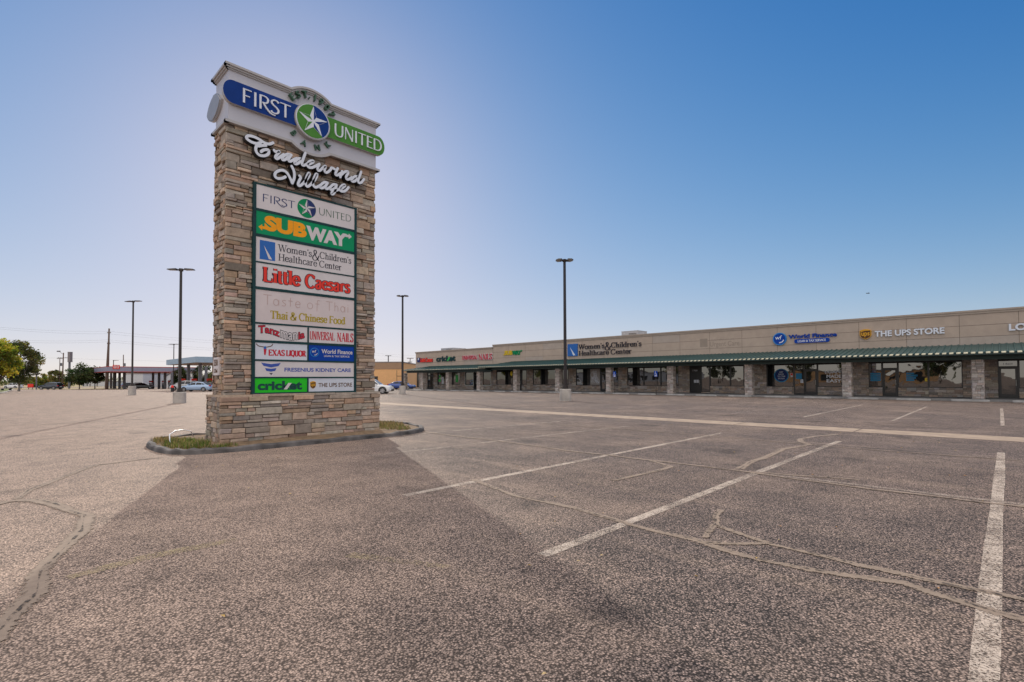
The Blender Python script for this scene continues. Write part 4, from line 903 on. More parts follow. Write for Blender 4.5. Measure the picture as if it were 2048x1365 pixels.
# shop front: openings measured along the wall (left and right edge in the photograph, sill, head)
SB = shop(VW)
def sy(px): return onx(px, 755, VW).y
OPEN = []                                             # (y_hi, y_lo, z0, z1)
def window(pa, pb, z0=.80, z1=2.80, pane='pane', white=False, lead=True):
    ya, yb = sy(pa), sy(pb); g0 = gz(VW, ya); z0 += g0; OPEN.append((ya, yb, z0, z1))
    mb = MB(); fr = .055
    for (a, b, c, d) in ((-ya, -ya+fr, z0, z1), (-yb-fr, -yb, z0, z1), (-ya+fr, -yb-fr, z0, z0+fr), (-ya+fr, -yb-fr, z1-fr, z1)): rect(mb, SB, a, b, c, d, -.10, .02)
    o = mallpart(mb, 'window', M['bronze_frame'])
    mb = MB(); rect(mb, SB, -ya+.02, -yb-.02, z0+.02, z1-.02, -.06, -.045); mb.build('pane', M[pane], o)
    if white:
        mb = MB(); e = .045
        for (a, b, c, d) in ((-ya-e, -ya+.02, z0-e, z1+e), (-yb-.02, -yb+e, z0-e, z1+e), (-ya+.021, -yb-.021, z0-e, z0+.01), (-ya+.021, -yb-.021, z1-.01, z1+e)): rect(mb, SB, a, b, c, d, .024, .06)
        mb.build('light_string', M['white_frame'], o)
    return o, -ya, -yb, z0, z1
def door(pa, pb, z1=2.80, transom=True, solid=False, side=0, zt=2.25):
    ya, yb = sy(pa), sy(pb); g0 = gz(VW, ya); z0 = .13+g0; OPEN.append((ya, yb, z0-.4, z1)); a, b = -ya, -yb
    mb = MB(); fr = .06
    for q in ((a, a+fr, z0, z1), (b-fr, b, z0, z1), (a+fr, b-fr, z1-fr, z1)): rect(mb, SB, *q, -.10, .02)
    if transom: rect(mb, SB, a+fr, b-fr, zt, zt+.08, -.10, .019)
    if side: rect(mb, SB, a+fr+side, a+fr+side+.06, z0, z1-fr-.001, -.10, .0185)
    xa = a+fr+(side+.06 if side else 0)
    o = mallpart(mb, 'door_frame', M['bronze_frame'])
    mb = MB(); st = .11; e0 = .006
    top = (zt if transom else z1-fr)-.01
    if solid: rect(mb, SB, xa+e0, b-fr-e0, z0+.01, top, -.07, -.02)
    else:
        for q in ((xa+e0, xa+st, z0+.01, top), (b-fr-st, b-fr-e0, z0+.01, top), (xa+st, b-fr-st, z0+.01, z0+.26), (xa+st, b-fr-st, top-st, top)): rect(mb, SB, *q, -.07, -.02)
    d = mallpart(mb, 'door', M['door_dark'] if solid else M['bronze_frame'])
    if not solid: mb = MB(); rect(mb, SB, xa+st, b-fr-st, z0+.26, top-st, -.06, -.05); mb.build('pane', M['pane2'], d)
    mb = MB(); rect(mb, SB, b-fr-.09, b-fr-.06, z0+.85, z0+1.25, .02, .045); rect(mb, SB, b-fr-.085, b-fr-.065, z0+.87, z0+.9, -.02, .02); rect(mb, SB, b-fr-.085, b-fr-.065, z0+1.2, z0+1.23, -.02, .02); mb.build('handle', M['lens'], d)
    if transom: mb = MB(); rect(mb, SB, a+fr, b-fr, zt+.08, z1-fr, -.06, -.05); mb.build('transom_pane', M['pane'], o)
    if side: mb = MB(); rect(mb, SB, a+fr, a+fr+side, z0+.02, (zt if transom else z1-fr), -.062, -.052); mb.build('side_pane', M['pane2'], o)
    return o, d, a, b, z0
def decal(parent, mats, fn, name='decal'):
    mb = MB(); fn(mb); return mb.build(name, [M[m] for m in mats], parent)
D0, D1 = -.045, -.041
# right: parcel shop and neighbour
w_, a, b, c, d = window(1737.5, 1764.5); decal(w_, ['decal_blue'], lambda m: [rect(m, SB, a+.1, a+.78, c+.5+.17*k, c+.64+.17*k, D0, D1) for k in range(4)])
door(1764.5, 1796)
w_, a, b, c, d = window(1796, 1857, pane='pane2'); decal(w_, ['decal_blue'], lambda m: [rect(m, SB, a+.5, a+.98+.1*((k*7) % 3), c+.5+.17*k, c+.64+.17*k, D0, D1) for k in range(4)]); decal(w_, ['neon_yellow'], lambda m: rect(m, SB, b-.22, b-.08, c+.48, c+.72, D0, D1), 'notice')
window(1857, 1925.3, pane='pane2')
o, dd, a, b, z0 = door(1995.9, 2037.6); decal(o, ['paper'], lambda m: sans(m, '1460', SB, a+.28, a+.74, 2.42, 2.56, -.05, -.045, bold=.01), 'number')
window(2037.6, 2075)
# clinic suite 1700
o, dd, a, b, z0 = door(1379.3, 1402, transom=False, solid=True); decal(dd, ['paper'], lambda m: (sans(m, '1700', SB, a+.30, a+.80, z0+2.15, z0+2.30, -.02, -.016, bold=.01),), 'number'); decal(dd, ['paper'], lambda m: (rect(m, SB, a+.42, a+.66, z0+1.0, z0+1.3, -.02, -.016), rect(m, SB, a+.69, a+.93, z0+1.0, z0+1.3, -.02, -.016)), 'notice')
window(1402, 1419.8, .20, pane='pane2'); window(1419.8, 1460.5, pane='pane2'); window(1460.5, 1488, pane='pane2')
# loan office
w_, a, b, c, d = window(1533, 1587.6)
def goodc(m):
    cx, cz = a+1.22, c+1.0; disc(m, SB, cx, cz, .60, .60, D0, D1, 1); disc(m, SB, cx, cz, .52, .52, D1, D1+.003, 2)
    for i, tx in enumerate(('GET', 'BACK', 'TO THE', 'GOOD')):
        hw = (.17, .22, .32, .26)[i]; sans(m, tx, SB, cx-hw, cx+hw, cz+.24-.19*i, cz+.36-.19*i, D1+.003, D1+.006, 0, bold=.02)
decal(w_, ['paper', 'decal_blue', 'decal_navy'], goodc, 'round_decal'); decal(w_, ['paper', 'red'], lambda m: (rect(m, SB, b-.28, b-.08, c+.85, c+1.2, D0, D1, 0), rect(m, SB, b-.26, b-.10, c+1.0, c+1.17, D1, D1+.002, 1)), 'notice')
o, dd, a, b, z0 = door(1587.6, 1635, side=.72); decal(o, ['decal_blue', 'paper'], lambda m: (rect(m, SB, a+.15, a+.62, z0+1.35, z0+1.85, -.052, -.048, 0), rect(m, SB, a+.5, a+.72, z0+1.0, z0+1.32, -.051, -.046, 1)), 'notice')
w_, a, b, c, d = window(1635, 1684)
def loans(m):
    for i, (tx, hw) in enumerate((('LOANS', .66), ('MADE', .54), ('EASY', .54))): sans(m, tx, SB, a+1.2-hw, a+1.2+hw, d-.86-.38*i, d-.58-.38*i, D0, D1, 0, bold=.03)
decal(w_, ['letter_white'], loans, 'window_lettering')
# women's clinic
window(1152, 1179); w_, a, b, c, d = window(1179, 1200.8)
rgd = random.Random(9)
decal(w_, ['frost', 'paper'], lambda m: (rect(m, SB, a+.08, b-.08, c+.08, d-.08, D0, D1, 0), [ribbon(m, spline([(a+rgd.uniform(.2, 1.4), c+rgd.uniform(.2, 1.8)) for _ in range(4)], 5), .04, SB, D1, D1+.002+.0004*k, 1) for k in range(9)]), 'frosted_decal')
door(1200.8, 1212); window(1226, 1236.4); window(1254.7, 1287.5, pane='pane2'); window(1287.5, 1321.5); window(1321.5, 1335); window(1350.8, 1357)
# sandwich shop and beyond
window(965.8, 982, .75, 2.65, white=True); w_, a, b, c, d = window(993, 1025.8, .85, 2.85); decal(w_, ['neon_yellow'], lambda m: (disc(m, SB, b-.3, d-.55, .26, .30, D0, D1, 0),), 'round_decal')
door(1040, 1043.2); window(1043.2, 1053.5, .85, 2.82); window(1066, 1082, .85, 2.84, pane='pane2'); window(1082, 1110.9, .85, 2.84); window(1124, 1137, .85, 2.80)
door(855, 867, 2.6, zt=2.15); w_, a, b, c, d = window(875, 891, .8, 2.6); decal(w_, ['decal_green', 'paper'], lambda m: (rect(m, SB, a+.2, a+.8, c+.5, c+.95, D0, D1, 0), rect(m, SB, a+1.0, a+1.5, c+.15, c+1.2, D0, D1, 1), rect(m, SB, a+.35, a+.75, c+1.1, c+1.5, D0, D1, 0)), 'poster')
w_, a, b, c, d = window(904, 920, .8, 2.65); decal(w_, ['decal_green'], lambda m: rect(m, SB, a+.8, a+1.4, c+.4, c+1.5, D0, D1, 0), 'poster')
window(930.7, 947, .75, 2.65, white=True); door(947, 953.5, 2.6, zt=2.15); window(834, 838, .4, 2.5)
# stone veneer round the openings
mb = MB(); rgw = random.Random(21); OPEN.sort(key=lambda q: -q[0])
kw = dict(band=(.16, .30), ln=(.25, .7), dep=(.01, .035), gap=.004, pal=[(.40, .33, .27), (.34, .27, .22), (.44, .37, .32), (.31, .26, .23), (.42, .31, .24), (.37, .33, .31)])
WB = plane((VW, 0, 0), (0, -1, 0), (0, 0, 1), (-1, 0, 0))
cur = U_END-.3
for (ya, yb, z0, z1) in OPEN:
    g0 = gz(VW, ya)
    if cur-ya > .06: stones(mb, WB, -cur, -ya, g0, 3.0, rgw, **kw); mb.box(VW+.001, VW+.115, ya, cur, g0-.2, 3.0, 1)
    if z0 > g0+.1: stones(mb, WB, -ya, -yb, g0, z0, rgw, **kw); mb.box(VW+.001, VW+.115, yb, ya, g0-.2, z0, 1)
    mb.box(VW-.02, VW+.115, yb, ya, z1, 3.02, 1)
    cur = min(cur, yb)
stones(mb, WB, -cur, 16, 0, 3.0, rgw, **kw); mb.box(VW+.001, VW+.115, -16, cur, 0, 3.0, 1)
mallpart(mb, 'stone_wall', [M['stone'], M['mortar']])
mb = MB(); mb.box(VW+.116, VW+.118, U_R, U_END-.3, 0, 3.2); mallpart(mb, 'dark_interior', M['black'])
# sidewalk, kerb and wheel stops
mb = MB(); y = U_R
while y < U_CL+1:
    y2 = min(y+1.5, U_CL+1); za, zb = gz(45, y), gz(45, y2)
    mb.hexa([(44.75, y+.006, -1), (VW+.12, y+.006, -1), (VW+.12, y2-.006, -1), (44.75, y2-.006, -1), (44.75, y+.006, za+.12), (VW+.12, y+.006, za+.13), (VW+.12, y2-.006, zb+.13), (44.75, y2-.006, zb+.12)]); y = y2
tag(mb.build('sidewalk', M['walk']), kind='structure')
def wheel_stop_mesh():
    mb = MB(); s = [(-.08, 0), (.08, 0), (.07, .09), (.045, .12), (-.045, .12), (-.07, .09)]
    P = lambda y, k=1: [(x*k, y, z*(1 if k == 1 else .96)) for x, z in s]
    for a, b in ((P(-.93, .8), P(-.90)), (P(-.90), P(.90)), (P(.90), P(.93, .8))):
        for i in range(6): j = (i+1) % 6; mb.face([a[i], a[j], b[j], b[i]])
    mb.face(P(-.93, .8)); mb.face(P(.93, .8)[::-1]); return mb
ws0 = None
for k in range(-3, 22):
    y = 1.4+2.9*k
    if ws0 is None: o = ws0 = wheel_stop_mesh().build('wheel_stop', M['stop'])
    else: o = ws0.copy(); COL.objects.link(o)
    o.location = (44.35, y, gz(44.35, y)+.002); o.rotation_euler = (0, 0, rnd.uniform(-.02, .02))
    tag(o, 'low grey concrete wheel stop lying along the sidewalk in front of the shops', 'wheel stop', 'wheel stops along the shop sidewalk')
# roof-top units
M['galv'] = paint('galvanised metal', (0.42, 0.42, 0.43), 0.5, metal=.3, var=.15)
def roof_unit(pl_, pr, pt, v, zb, label, dep=2.2):
    a, b = onx(pl_, pt, v), onx(pr, pt, v); root = empty('rooftop_unit', (v, (a.y+b.y)/2, zb), 0, label, 'rooftop unit', 'rooftop units')
    h = a.z-zb; hw = abs(a.y-b.y)/2; mb = MB(); mb.box(0, dep, -hw, hw, .15, h-.05); mb.build('casing', M['galv'], root)
    mb = MB(); mb.box(-.03, dep+.03, -hw-.03, hw+.03, h-.05, h); mb.build('lid', M['galv'], root)
    mb = MB(); mb.box(.06, dep-.06, -hw+.06, hw-.06, -.3, .15); mb.build('curb', M['beam_green'], root)
    mb = MB(); [mb.box(-.014, -.002, -hw*.8, hw*.1, .3+.09*k, .35+.09*k) for k in range(int((h-.5)/.09))]; mb.build('louvre', M['groove'], root)
roof_unit(1243, 1276, 663.5, 56, ZT_R-.45, 'pale metal rooftop unit showing above the parapet over the clinic')
roof_unit(882, 905.5, 697.5, 56, ZT_L-.4, 'wide low rooftop unit at the far left end of the shopping strip', 3)
for px in (917.5, 925):
    p = onx(px, 697.5, 54); r = empty('roof_vent', (54, p.y, ZT_L-.4), 0, 'small round vent pipe on the low left roof of the strip', 'vent pipe', 'vent pipes on the low roof')
    mb = MB(); mb.tube([(0, 0, 0), (0, 0, p.z-ZT_L+.25)], .09, 10); mb.build('pipe', M['galv'], r); mb = MB(); mb.tube([(0, 0, p.z-ZT_L+.27), (0, 0, p.z-ZT_L+.40)], .16, 10); mb.build('cowl', M['galv'], r)

# ---------------------------------------------------------------- shop signs on the fascia
FB = shop(VF)
def F(px, py): p = onx(px, py, VF); return (-p.y, p.z)
def fbox(pl_, pr, pt, pb): a, b = F(pl_, (pt+pb)/2), F(pr, (pt+pb)/2); xm = (pl_+pr)/2; return a[0], b[0], F(xm, pb)[1], F(xm, pt)[1]
def shopsign(label, px, py, v=VF):
    p = onx(px, py, v); return empty('shop_sign', (VF, p.y, p.z), 0, label, 'shop sign', 'shop signs on the tan fascia')
def sgn_part(fn, parent, mats, name='lettering'):
    mb = MB(); fn(mb); o = mb.build(name, [M[m] for m in mats], parent); o.matrix_parent_inverse = Matrix.Translation(-Vector(parent.location)); return o
s_ = shopsign('shop sign of white raised capitals beside a brown and gold shield', 1800, 665)
x0, x1, z0, z1 = fbox(1749.5, 1889.5, 658.7, 671); sgn_part(lambda m: sans(m, 'THE UPS STORE', FB, x0, x1, z0, z1, 0, .10, 0, 1, bold=.035), s_, ['letter_white', 'trim'])
x0, x1, z0, z1 = fbox(1720, 1743, 659, 679.5); sgn_part(lambda m: shield(m, FB, x0, x1, z0, z1, 0, .12), s_, ['ups_brown', 'ups_gold'], 'shield_emblem')
s_ = shopsign('blue finance shop sign with a round monogram above a blue lozenge', 1610, 676)
x0, x1, z0, z1 = fbox(1577.5, 1674, 667.6, 675.6); sgn_part(lambda m: sans(m, 'World Finance', FB, x0, x1, z0, z1, 0, .10, 0, bold=.03), s_, ['royal'])
x0, x1, z0, z1 = fbox(1589, 1660, 677.5, 685.8)
def loz(m):
    r = (z1-z0)/2; P = [(x0+r-r*math.sin(t), (z0+z1)/2+r*math.cos(t)) for t in [math.pi*k/10 for k in range(11)]]+[(x1-r+r*math.sin(t), (z0+z1)/2-r*math.cos(t)) for t in [math.pi*k/10 for k in range(11)]]
    m.prism(P, FB, 0, .10, 0); sans(m, 'LOAN & TAX SERVICE', FB, x0+.28, x1-.28, z0+.08, z1-.08, .10, .115, 1, bold=.02)
sgn_part(loz, s_, ['royal', 'letter_white'], 'lozenge')
x0, x1, z0, z1 = fbox(1547.5, 1572.7, 666, 691); sgn_part(lambda m: wfe(m, FB, (x0+x1)/2, (z0+z1)/2, (z1-z0)/2, 0, .12), s_, ['letter_white', 'sky_ring', 'royal'], 'round_emblem')
s_ = shopsign('clinic shop sign of dark serif lettering beside a blue square emblem', 1210, 697)
x0, x1, z0, z1 = fbox(1158, 1283.5, 683.8, 710.5)
SX = lambda u: x0+(x1-x0)*(u-.205)/(.965-.205); SZ = lambda t: z0+(z1-z0)*(t-.12)/(.90-.12)
sgn_part(lambda m: wcc(m, FB, SX, SZ, 0, .10), s_, ['ink'])
xa, xb, za, zb = fbox(1136.2, 1155.7, 688.5, 712.8); sgn_part(lambda m: wce(m, FB, xa, xb, za, zb, 0, .12), s_, ['wc_blue', 'letter_white'], 'square_emblem')
s_ = shopsign('sandwich shop sign in yellow and green letters with arrow ends', 1027, 707)
x0, x1, z0, z1 = fbox(1007, 1046, 699.5, 713); sgn_part(lambda m: subway(m, FB, lambda u: x0+(x1-x0)*u, lambda t: z0+(z1-z0)*t, 0, .10), s_, ['sign_yellow', 'sub_green'])
s_ = shopsign('nail salon shop sign in red serif capitals with pale edges', 955, 715)
x0, x1, z0, z1 = fbox(925.5, 985, 709.4, 719.6); xm = x0+(x1-x0)*.57
def nails(m):
    for (c0, c1, mi, e) in ((0, .06, 1, .05), (.062, .10, 0, 0)):
        serif(m, 'UNIVERSAL', FB, x0, xm-.3, z0+.05-e*.3, z1-.10+e*.3, c0, c1, mi, None, .15+e*1.6, .07+e*1.6, .2, xs=.75); serif(m, 'NAILS', FB, xm, x1, z0-.05-e*.3, z1+e*.3, c0, c1, mi, None, .18+e*1.6, .08+e*1.6, .25, xs=.85)
sgn_part(nails, s_, ['crimson', 'letter_white'])
s_ = shopsign('phone shop sign in grey rounded letters with a green slash', 893, 718)
x0, x1, z0, z1 = fbox(871, 916, 708.8, 726); sgn_part(lambda m: crick(m, FB, lambda u: x0+(x1-x0)*u, lambda t: z0+(z1-z0)*t, 0, .10, 0, 1), s_, ['frame_green', 'decal_green'])
s_ = shopsign('pizza shop sign in small orange red serif letters at the far end', 850, 721)
x0, x1, z0, z1 = fbox(841.5, 865.5, 716.5, 724.5); sgn_part(lambda m: (serif(m, 'Little Caesars', FB, x0, x1, z0, z1, 0, .05, 1, None, .34, .2, .4), serif(m, 'Little Caesars', FB, x0, x1, z0, z1, .06, .10, 0, None, .22, .12, .3)), s_, ['red', 'ink'])
x0, x1, z0, z1 = fbox(835, 840.5, 716, 725); sgn_part(lambda m: (rect(m, FB, x0, x1, z0, z1, 0, .08, 0), disc(m, FB, (x0+x1)/2, z1-.22, .16, .18, .08, .10, 1)), s_, ['decal_navy', 'letter_white'], 'emblem')
s_ = shopsign('white raised letters L and O at the right edge of the fascia', 2035, 654)
x0, x1, z0, z1 = fbox(2017.5, 2053, 647.3, 661.5); sgn_part(lambda m: sans(m, 'LO', FB, x0, x1, z0, z1, 0, .10, 0, 1, bold=.04), s_, ['letter_white', 'trim'])
# ghost of a removed sign: a slightly darker stain on the stucco
x0, x1, z0, z1 = fbox(1420, 1481, 676, 695.5); o = MB(); sans(o, 'Urgent Care', FB, x0, x1-.1, z0, z0+.62, -.001, .002, 0, bold=.01)
sans(o, 'northwest', FB, x0+.1, x1-.6, z0+.70, z1-.05, -.001, .002, 0); xa, xb, za, zb = fbox(1400, 1415, 678, 694.5); rect(o, FB, xa, xb, za, zb, -.001, .002)
mallpart(o, 'faded_sign_stain', M['ghost'])
# accessible-parking signs
def acc_sign(px, y0_, label):
    p = onx(px, 742, 44.55); root = empty('parking_sign', (44.55, p.y, gz(44.55, p.y)), 0, label, 'parking sign', 'accessible parking signs')
    mb = MB(); mb.tube([(0, 0, 0), (0, 0, 2.25)], .028, 8); mb.build('post', M['pole_bronze'], root)
    B = plane((-.035, 0, 0), (0, -1, 0), (0, 0, 1), (-1, 0, 0)); mb = MB(); rect(mb, B, -.17, .17, 1.75, 2.30, 0, .006, 0); o = mb.build('plate', M['royal'], root)
    mb = MB(); disc(mb, B, -.03, 2.20, .03, .03, .006, .008, 0); ribbon(mb, [(-.03, 2.16), (-.02, 2.04), (.06, 2.03), (.08, 1.94), (.11, 1.94)], .035, B, .006, .008); ribbon(mb, ell(-.01, 1.99, .08, .09, 120, 350, 14), .024, B, .006, .0085); rect(mb, B, -.12, .12, 1.79, 1.86, .006, .008)
    mb.build('wheelchair_symbol', M['letter_white'], o)
acc_sign(1229.3, 0, 'blue accessible parking sign in front of the clinic door column')
acc_sign(1311.8, 0, 'blue accessible parking sign in front of the wide clinic windows')

# ---------------------------------------------------------------- beyond the lot: fuel station, buildings, poles, vehicles
RT = cam2w(1, 0, 0)
def G(px, py):                                         # point of the sloping ground seen at a pixel
    z = 0.0
    for _ in range(8): r = ray(px, py); p = CAMP + r*((z-EYE)/r.z); z = gz(p.x, p.y)
    return p
def along(px, x=None, y=None): r = ray(px, 765); t = x/r.x if y is None else y/r.y; return CAMP+r*t
M['canopy_white'] = paint('pale blue canopy panel', (0.30, 0.40, 0.50), 0.5, var=0.08)
M['canopy_grey'] = paint('grey canopy panel', (0.26, 0.26, 0.34), 0.5, var=0.08)
M['canopy_under'] = paint('canopy underside', (0.42, 0.33, 0.26), 0.7, var=0.05)
M['red_trim'] = paint('red trim', (0.42, 0.06, 0.05), 0.5)
M['steel_col'] = paint('grey column', (0.13, 0.13, 0.15), 0.5, var=.1)
M['pump_body'] = paint('pump body', (0.10, 0.14, 0.15), 0.5, var=.1)
def fuel_canopy(label, x0, x1, y0, y1, zb, zt, mat, cols, cw, trim=False):
    root = empty('fuel_canopy', (x0, y0, gz(x0, y0)), 0, label, 'canopy', 'fuel station canopies'); inv = Matrix.Translation(-Vector(root.location))
    def part(mb, n, m): o = mb.build(n, m, root); o.matrix_parent_inverse = inv; return o
    mb = MB(); mb.box(x0, x1, y0, y1, zb+.02, zt); part(mb, 'roof', M[mat])
    mb = MB(); mb.box(x0+.15, x1-.15, y0+.15, y1-.15, zb-.01, zb+.02); part(mb, 'underside', M['canopy_under'])
    if trim:
        mb = MB(); mb.box(x0-.02, x1+.02, y0-.02, y1+.02, zb-.02, zb+.10); mb.box(x0-.02, x1+.02, y0-.02, y1+.02, zt-.12, zt+.03); part(mb, 'red_stripe', M['red_trim'])
    for (x, y) in cols:
        mb = MB(); mb.box(x-cw, x+cw, y-cw, y+cw, gz(x, y)-.05, zb-.011); part(mb, 'column', M['steel_col'])
    return root
c1 = far(391.4, 713.5, 80); zb1 = far(391.4, 725.4, 80).z; yl1 = along(332, x=c1.x).y
cols = [tuple(along(400, x=c1.x+1.6))[:2], tuple(along(376.7, x=c1.x+1.6))[:2], tuple(along(427, x=c1.x+6.5))[:2], tuple(along(412, x=c1.x+8.5))[:2]]
fuel_canopy('tall pale blue fuel station canopy just left of the stone sign', c1.x, c1.x+13, c1.y, yl1, zb1, c1.z, 'canopy_white', cols, .21)
c2 = far(213, 733.3, 110); zb2 = far(213, 744, 110).z; yl2 = along(178, x=c2.x).y; xr2 = along(398, y=c2.y).x
cols = [tuple(along(q, x=c2.x+4.6))[:2] for q in (248.7, 239, 230, 222, 213.6)]+[tuple(along(q, x=xr2-6.0))[:2] for q in (344, 330, 318, 306)]
r2 = fuel_canopy('long low grey fuel canopy with red edge stripes behind the lamp posts', c2.x, xr2, c2.y, yl2, zb2, c2.z, 'canopy_grey', cols, .24, True)
p = along(232, y=c2.y-.02); mb = MB(); B = plane((p.x, c2.y-.03, c2.z), (1, 0, 0), (0, 0, 1), (0, -1, 0)); rect(mb, B, -.62, .62, -.55, .35, 0, .06, 0); rect(mb, B, -.45, -.05, -.38, .2, .06, .07, 1); rect(mb, B, .05, .45, -.38, .2, .06, .07, 1); rect(mb, B, -.33, -.17, -.26, .08, .07, .08, 0); rect(mb, B, .17, .33, -.26, .08, .07, .08, 0)
tag(mb.build('canopy_sign', [M['red'], M['panel_white']]), 'small red and white sign on the edge of the low grey fuel canopy', 'sign')
def pump_tree():
    root = empty('fuel_pump', (0, 0, 0)); mb = MB(); mb.box(-.45, .45, -.28, .28, 0, .18); mb.build('plinth', M['concrete'], root)
    mb = MB(); mb.box(-.38, .38, -.22, .22, .18, 1.5); mb.build('body', M['pump_body'], root)
    mb = MB(); mb.box(-.30, .30, -.225, -.221, .95, 1.4); mb.build('screen', M['panel_white'], root)
    mb = MB(); mb.hexa([(-.44, -.26, 1.72), (.44, -.26, 1.72), (.44, .26, 1.72), (-.44, .26, 1.72), (-.40, -.24, 2.08), (.40, -.24, 2.08), (.40, .24, 2.08), (-.40, .24, 2.08)]); mb.box(-.36, -.30, -.05, .05, 1.5, 1.72); mb.box(.30, .36, -.05, .05, 1.5, 1.72); mb.build('topper', M['red'], root)
    mb = MB(); mb.tube(spline([(.40, 0, 0)[:2], (.5, 0)], 1) and [(.40, 0, 1.45), (.52, 0, 1.2), (.54, 0, .7), (.46, 0, .45), (.40, 0, .9)], .025, 6); mb.build('hose', M['black'], root); return root
pump0 = None
for i, (px, d, lab) in enumerate(((365, 93, 'red topped fuel pump under the pale canopy, left of its columns'), (388.5, 95, 'red topped fuel pump under the middle of the pale canopy'), (419, 92, 'red topped fuel pump beside the stone sign under the pale canopy'),
                                 (328, 128, 'red topped fuel pump under the low canopy beside the white gabled building'), (341, 126, 'red topped fuel pump under the right end of the low canopy'), (302, 130, 'red topped fuel pump beside the black parked car'))):
    g_ = gnd(px, d); o = pump0 = pump_tree() if pump0 is None else pump0
    if i: o = copy_tree(pump0)
    o.location = g_; o.rotation_euler = (0, 0, 0); tag(o, lab, 'fuel pump', 'pumps of the fuel station')
M['wall_white'] = paint('white metal wall', (0.52, 0.53, 0.56), 0.7, var=.08); M['roof_grey'] = paint('grey roof', (0.22, 0.20, 0.20), 0.7, var=.1)
M['wall_orange'] = paint('orange tan stucco', (0.74, 0.43, 0.20), 0.9, var=.06); M['wall_brown'] = paint('brown stucco', (0.34, 0.22, 0.14), 0.9, var=.06); M['wall_grey'] = paint('grey metal shed', (0.30, 0.31, 0.34), 0.6, var=.08)
M['window_dark'] = glass('dark window', (.02, .022, .025), .05, 1.6, 0)
def building(name, label, pl_, pr, pt, d, depth, wall, roof='flat', wins=(), cat='building', top_band=None):
    """box with its long face towards the viewer, between two photo columns at a distance"""
    a, b = gnd(pl_, d), gnd(pr, d); W = (Vector((b.x, b.y))-Vector((a.x, a.y))).length; ang = math.atan2(b.y-a.y, b.x-a.x); z0 = min(a.z, b.z)-.3
    root = empty(name, (a.x, a.y, z0), ang, label, cat); H = far((pl_+pr)/2, pt, d).z-z0
    mb = MB(); Hw = H if roof == 'flat' else H*.72
    mb.box(0, W, 0, depth, 0, Hw)
    mb.build('wall', M[wall], root)
    if roof == 'flat':
        mb = MB(); mb.box(-.1, W+.1, -.1, depth+.1, Hw+.001, Hw+.18); mb.build('roof', M['roof_grey'], root)
    else:
        mb = MB(); c = W/2; e = .3
        mb.face([(-e, -e, Hw), (c, -e, H), (c, depth+e, H), (-e, depth+e, Hw)]); mb.face([(c, -e, H), (W+e, -e, Hw), (W+e, depth+e, Hw), (c, depth+e, H)])
        mb.face([(-e, -e, Hw-.08), (-e, depth+e, Hw-.08), (c, depth+e, H-.08), (c, -e, H-.08)]); mb.face([(c, -e, H-.08), (c, depth+e, H-.08), (W+e, depth+e, Hw-.08), (W+e, -e, Hw-.08)]); mb.build('roof', M['roof_grey'], root)
        mb = MB(); mb.face([(0.02, 0, Hw), (W-.02, 0, Hw), (c, 0, H-.09)]); mb.build('gable', M[wall], root)
    if top_band: mb = MB(); mb.box(-.03, W+.03, -.06, -.002, Hw-top_band, Hw); mb.build('parapet_band', M['wall_brown'], root)
    for (xa, xb, za, zb, mat, nm) in wins:
        mb = MB(); mb.box(W*xa, W*xb, -.05, -.002, H*za, H*zb); mb.build(nm, M[mat], root)
    return root
building('flat_building', 'orange tan flat roofed building with a brown parapet behind the blue car', 735, 804, 725.6, 102, 16, 'wall_orange', top_band=1.35, wins=((.845, .855, 0, .72, 'groove', 'joint'), (.845, 1.0, .50, .515, 'groove', 'trim_line'), (.2, .3, .1, .5, 'door_dark', 'door')))
building('metal_shed', 'low grey metal shed between the tan building and the shop strip', 806, 846, 747, 118, 8, 'wall_grey', wins=((.3, .5, .05, .6, 'roof_grey', 'door'), (.01, .99, .80, .84, 'roof_grey', 'gutter')))
building('store_building', 'white flat roofed store behind the columns of the low fuel canopy', 249, 286, 748.5, 155, 14, 'wall_white', wins=((.55, .95, .22, .42, 'window_dark', 'window'), (.1, .3, .2, .42, 'window_dark', 'window'), (.38, .46, .05, .45, 'door_dark', 'door')))
building('gabled_building', 'white gabled building seen under the right end of the low canopy', 331, 356, 745, 160, 14, 'wall_white', 'gable', wins=((.2, .35, .25, .5, 'window_dark', 'window'), (.65, .8, .25, .5, 'window_dark', 'window')))
building('long_building', 'long pale blue low building behind the trees left of the fuel station', 165, 212, 764, 190, 12, 'wall_white', wins=((.3, .36, .1, .7, 'roof_grey', 'door'), (.6, .66, .1, .7, 'roof_grey', 'door')))
building('blue_roof_building', 'distant bluish flat building seen between the fuel canopy columns', 284, 326, 746.5, 200, 14, 'wall_grey', wins=((.1, .25, .3, .55, 'window_dark', 'window'), (.5, .65, .3, .55, 'window_dark', 'window')))
p = gnd(776.5, 108); lamp(p.x, p.y, far(776.5, 711.5, 108).z, 0, .7, (R_(-44), R_(136)), 'short twin headed lamp post sticking up behind the orange tan building', rad=.09, headlen=.42)

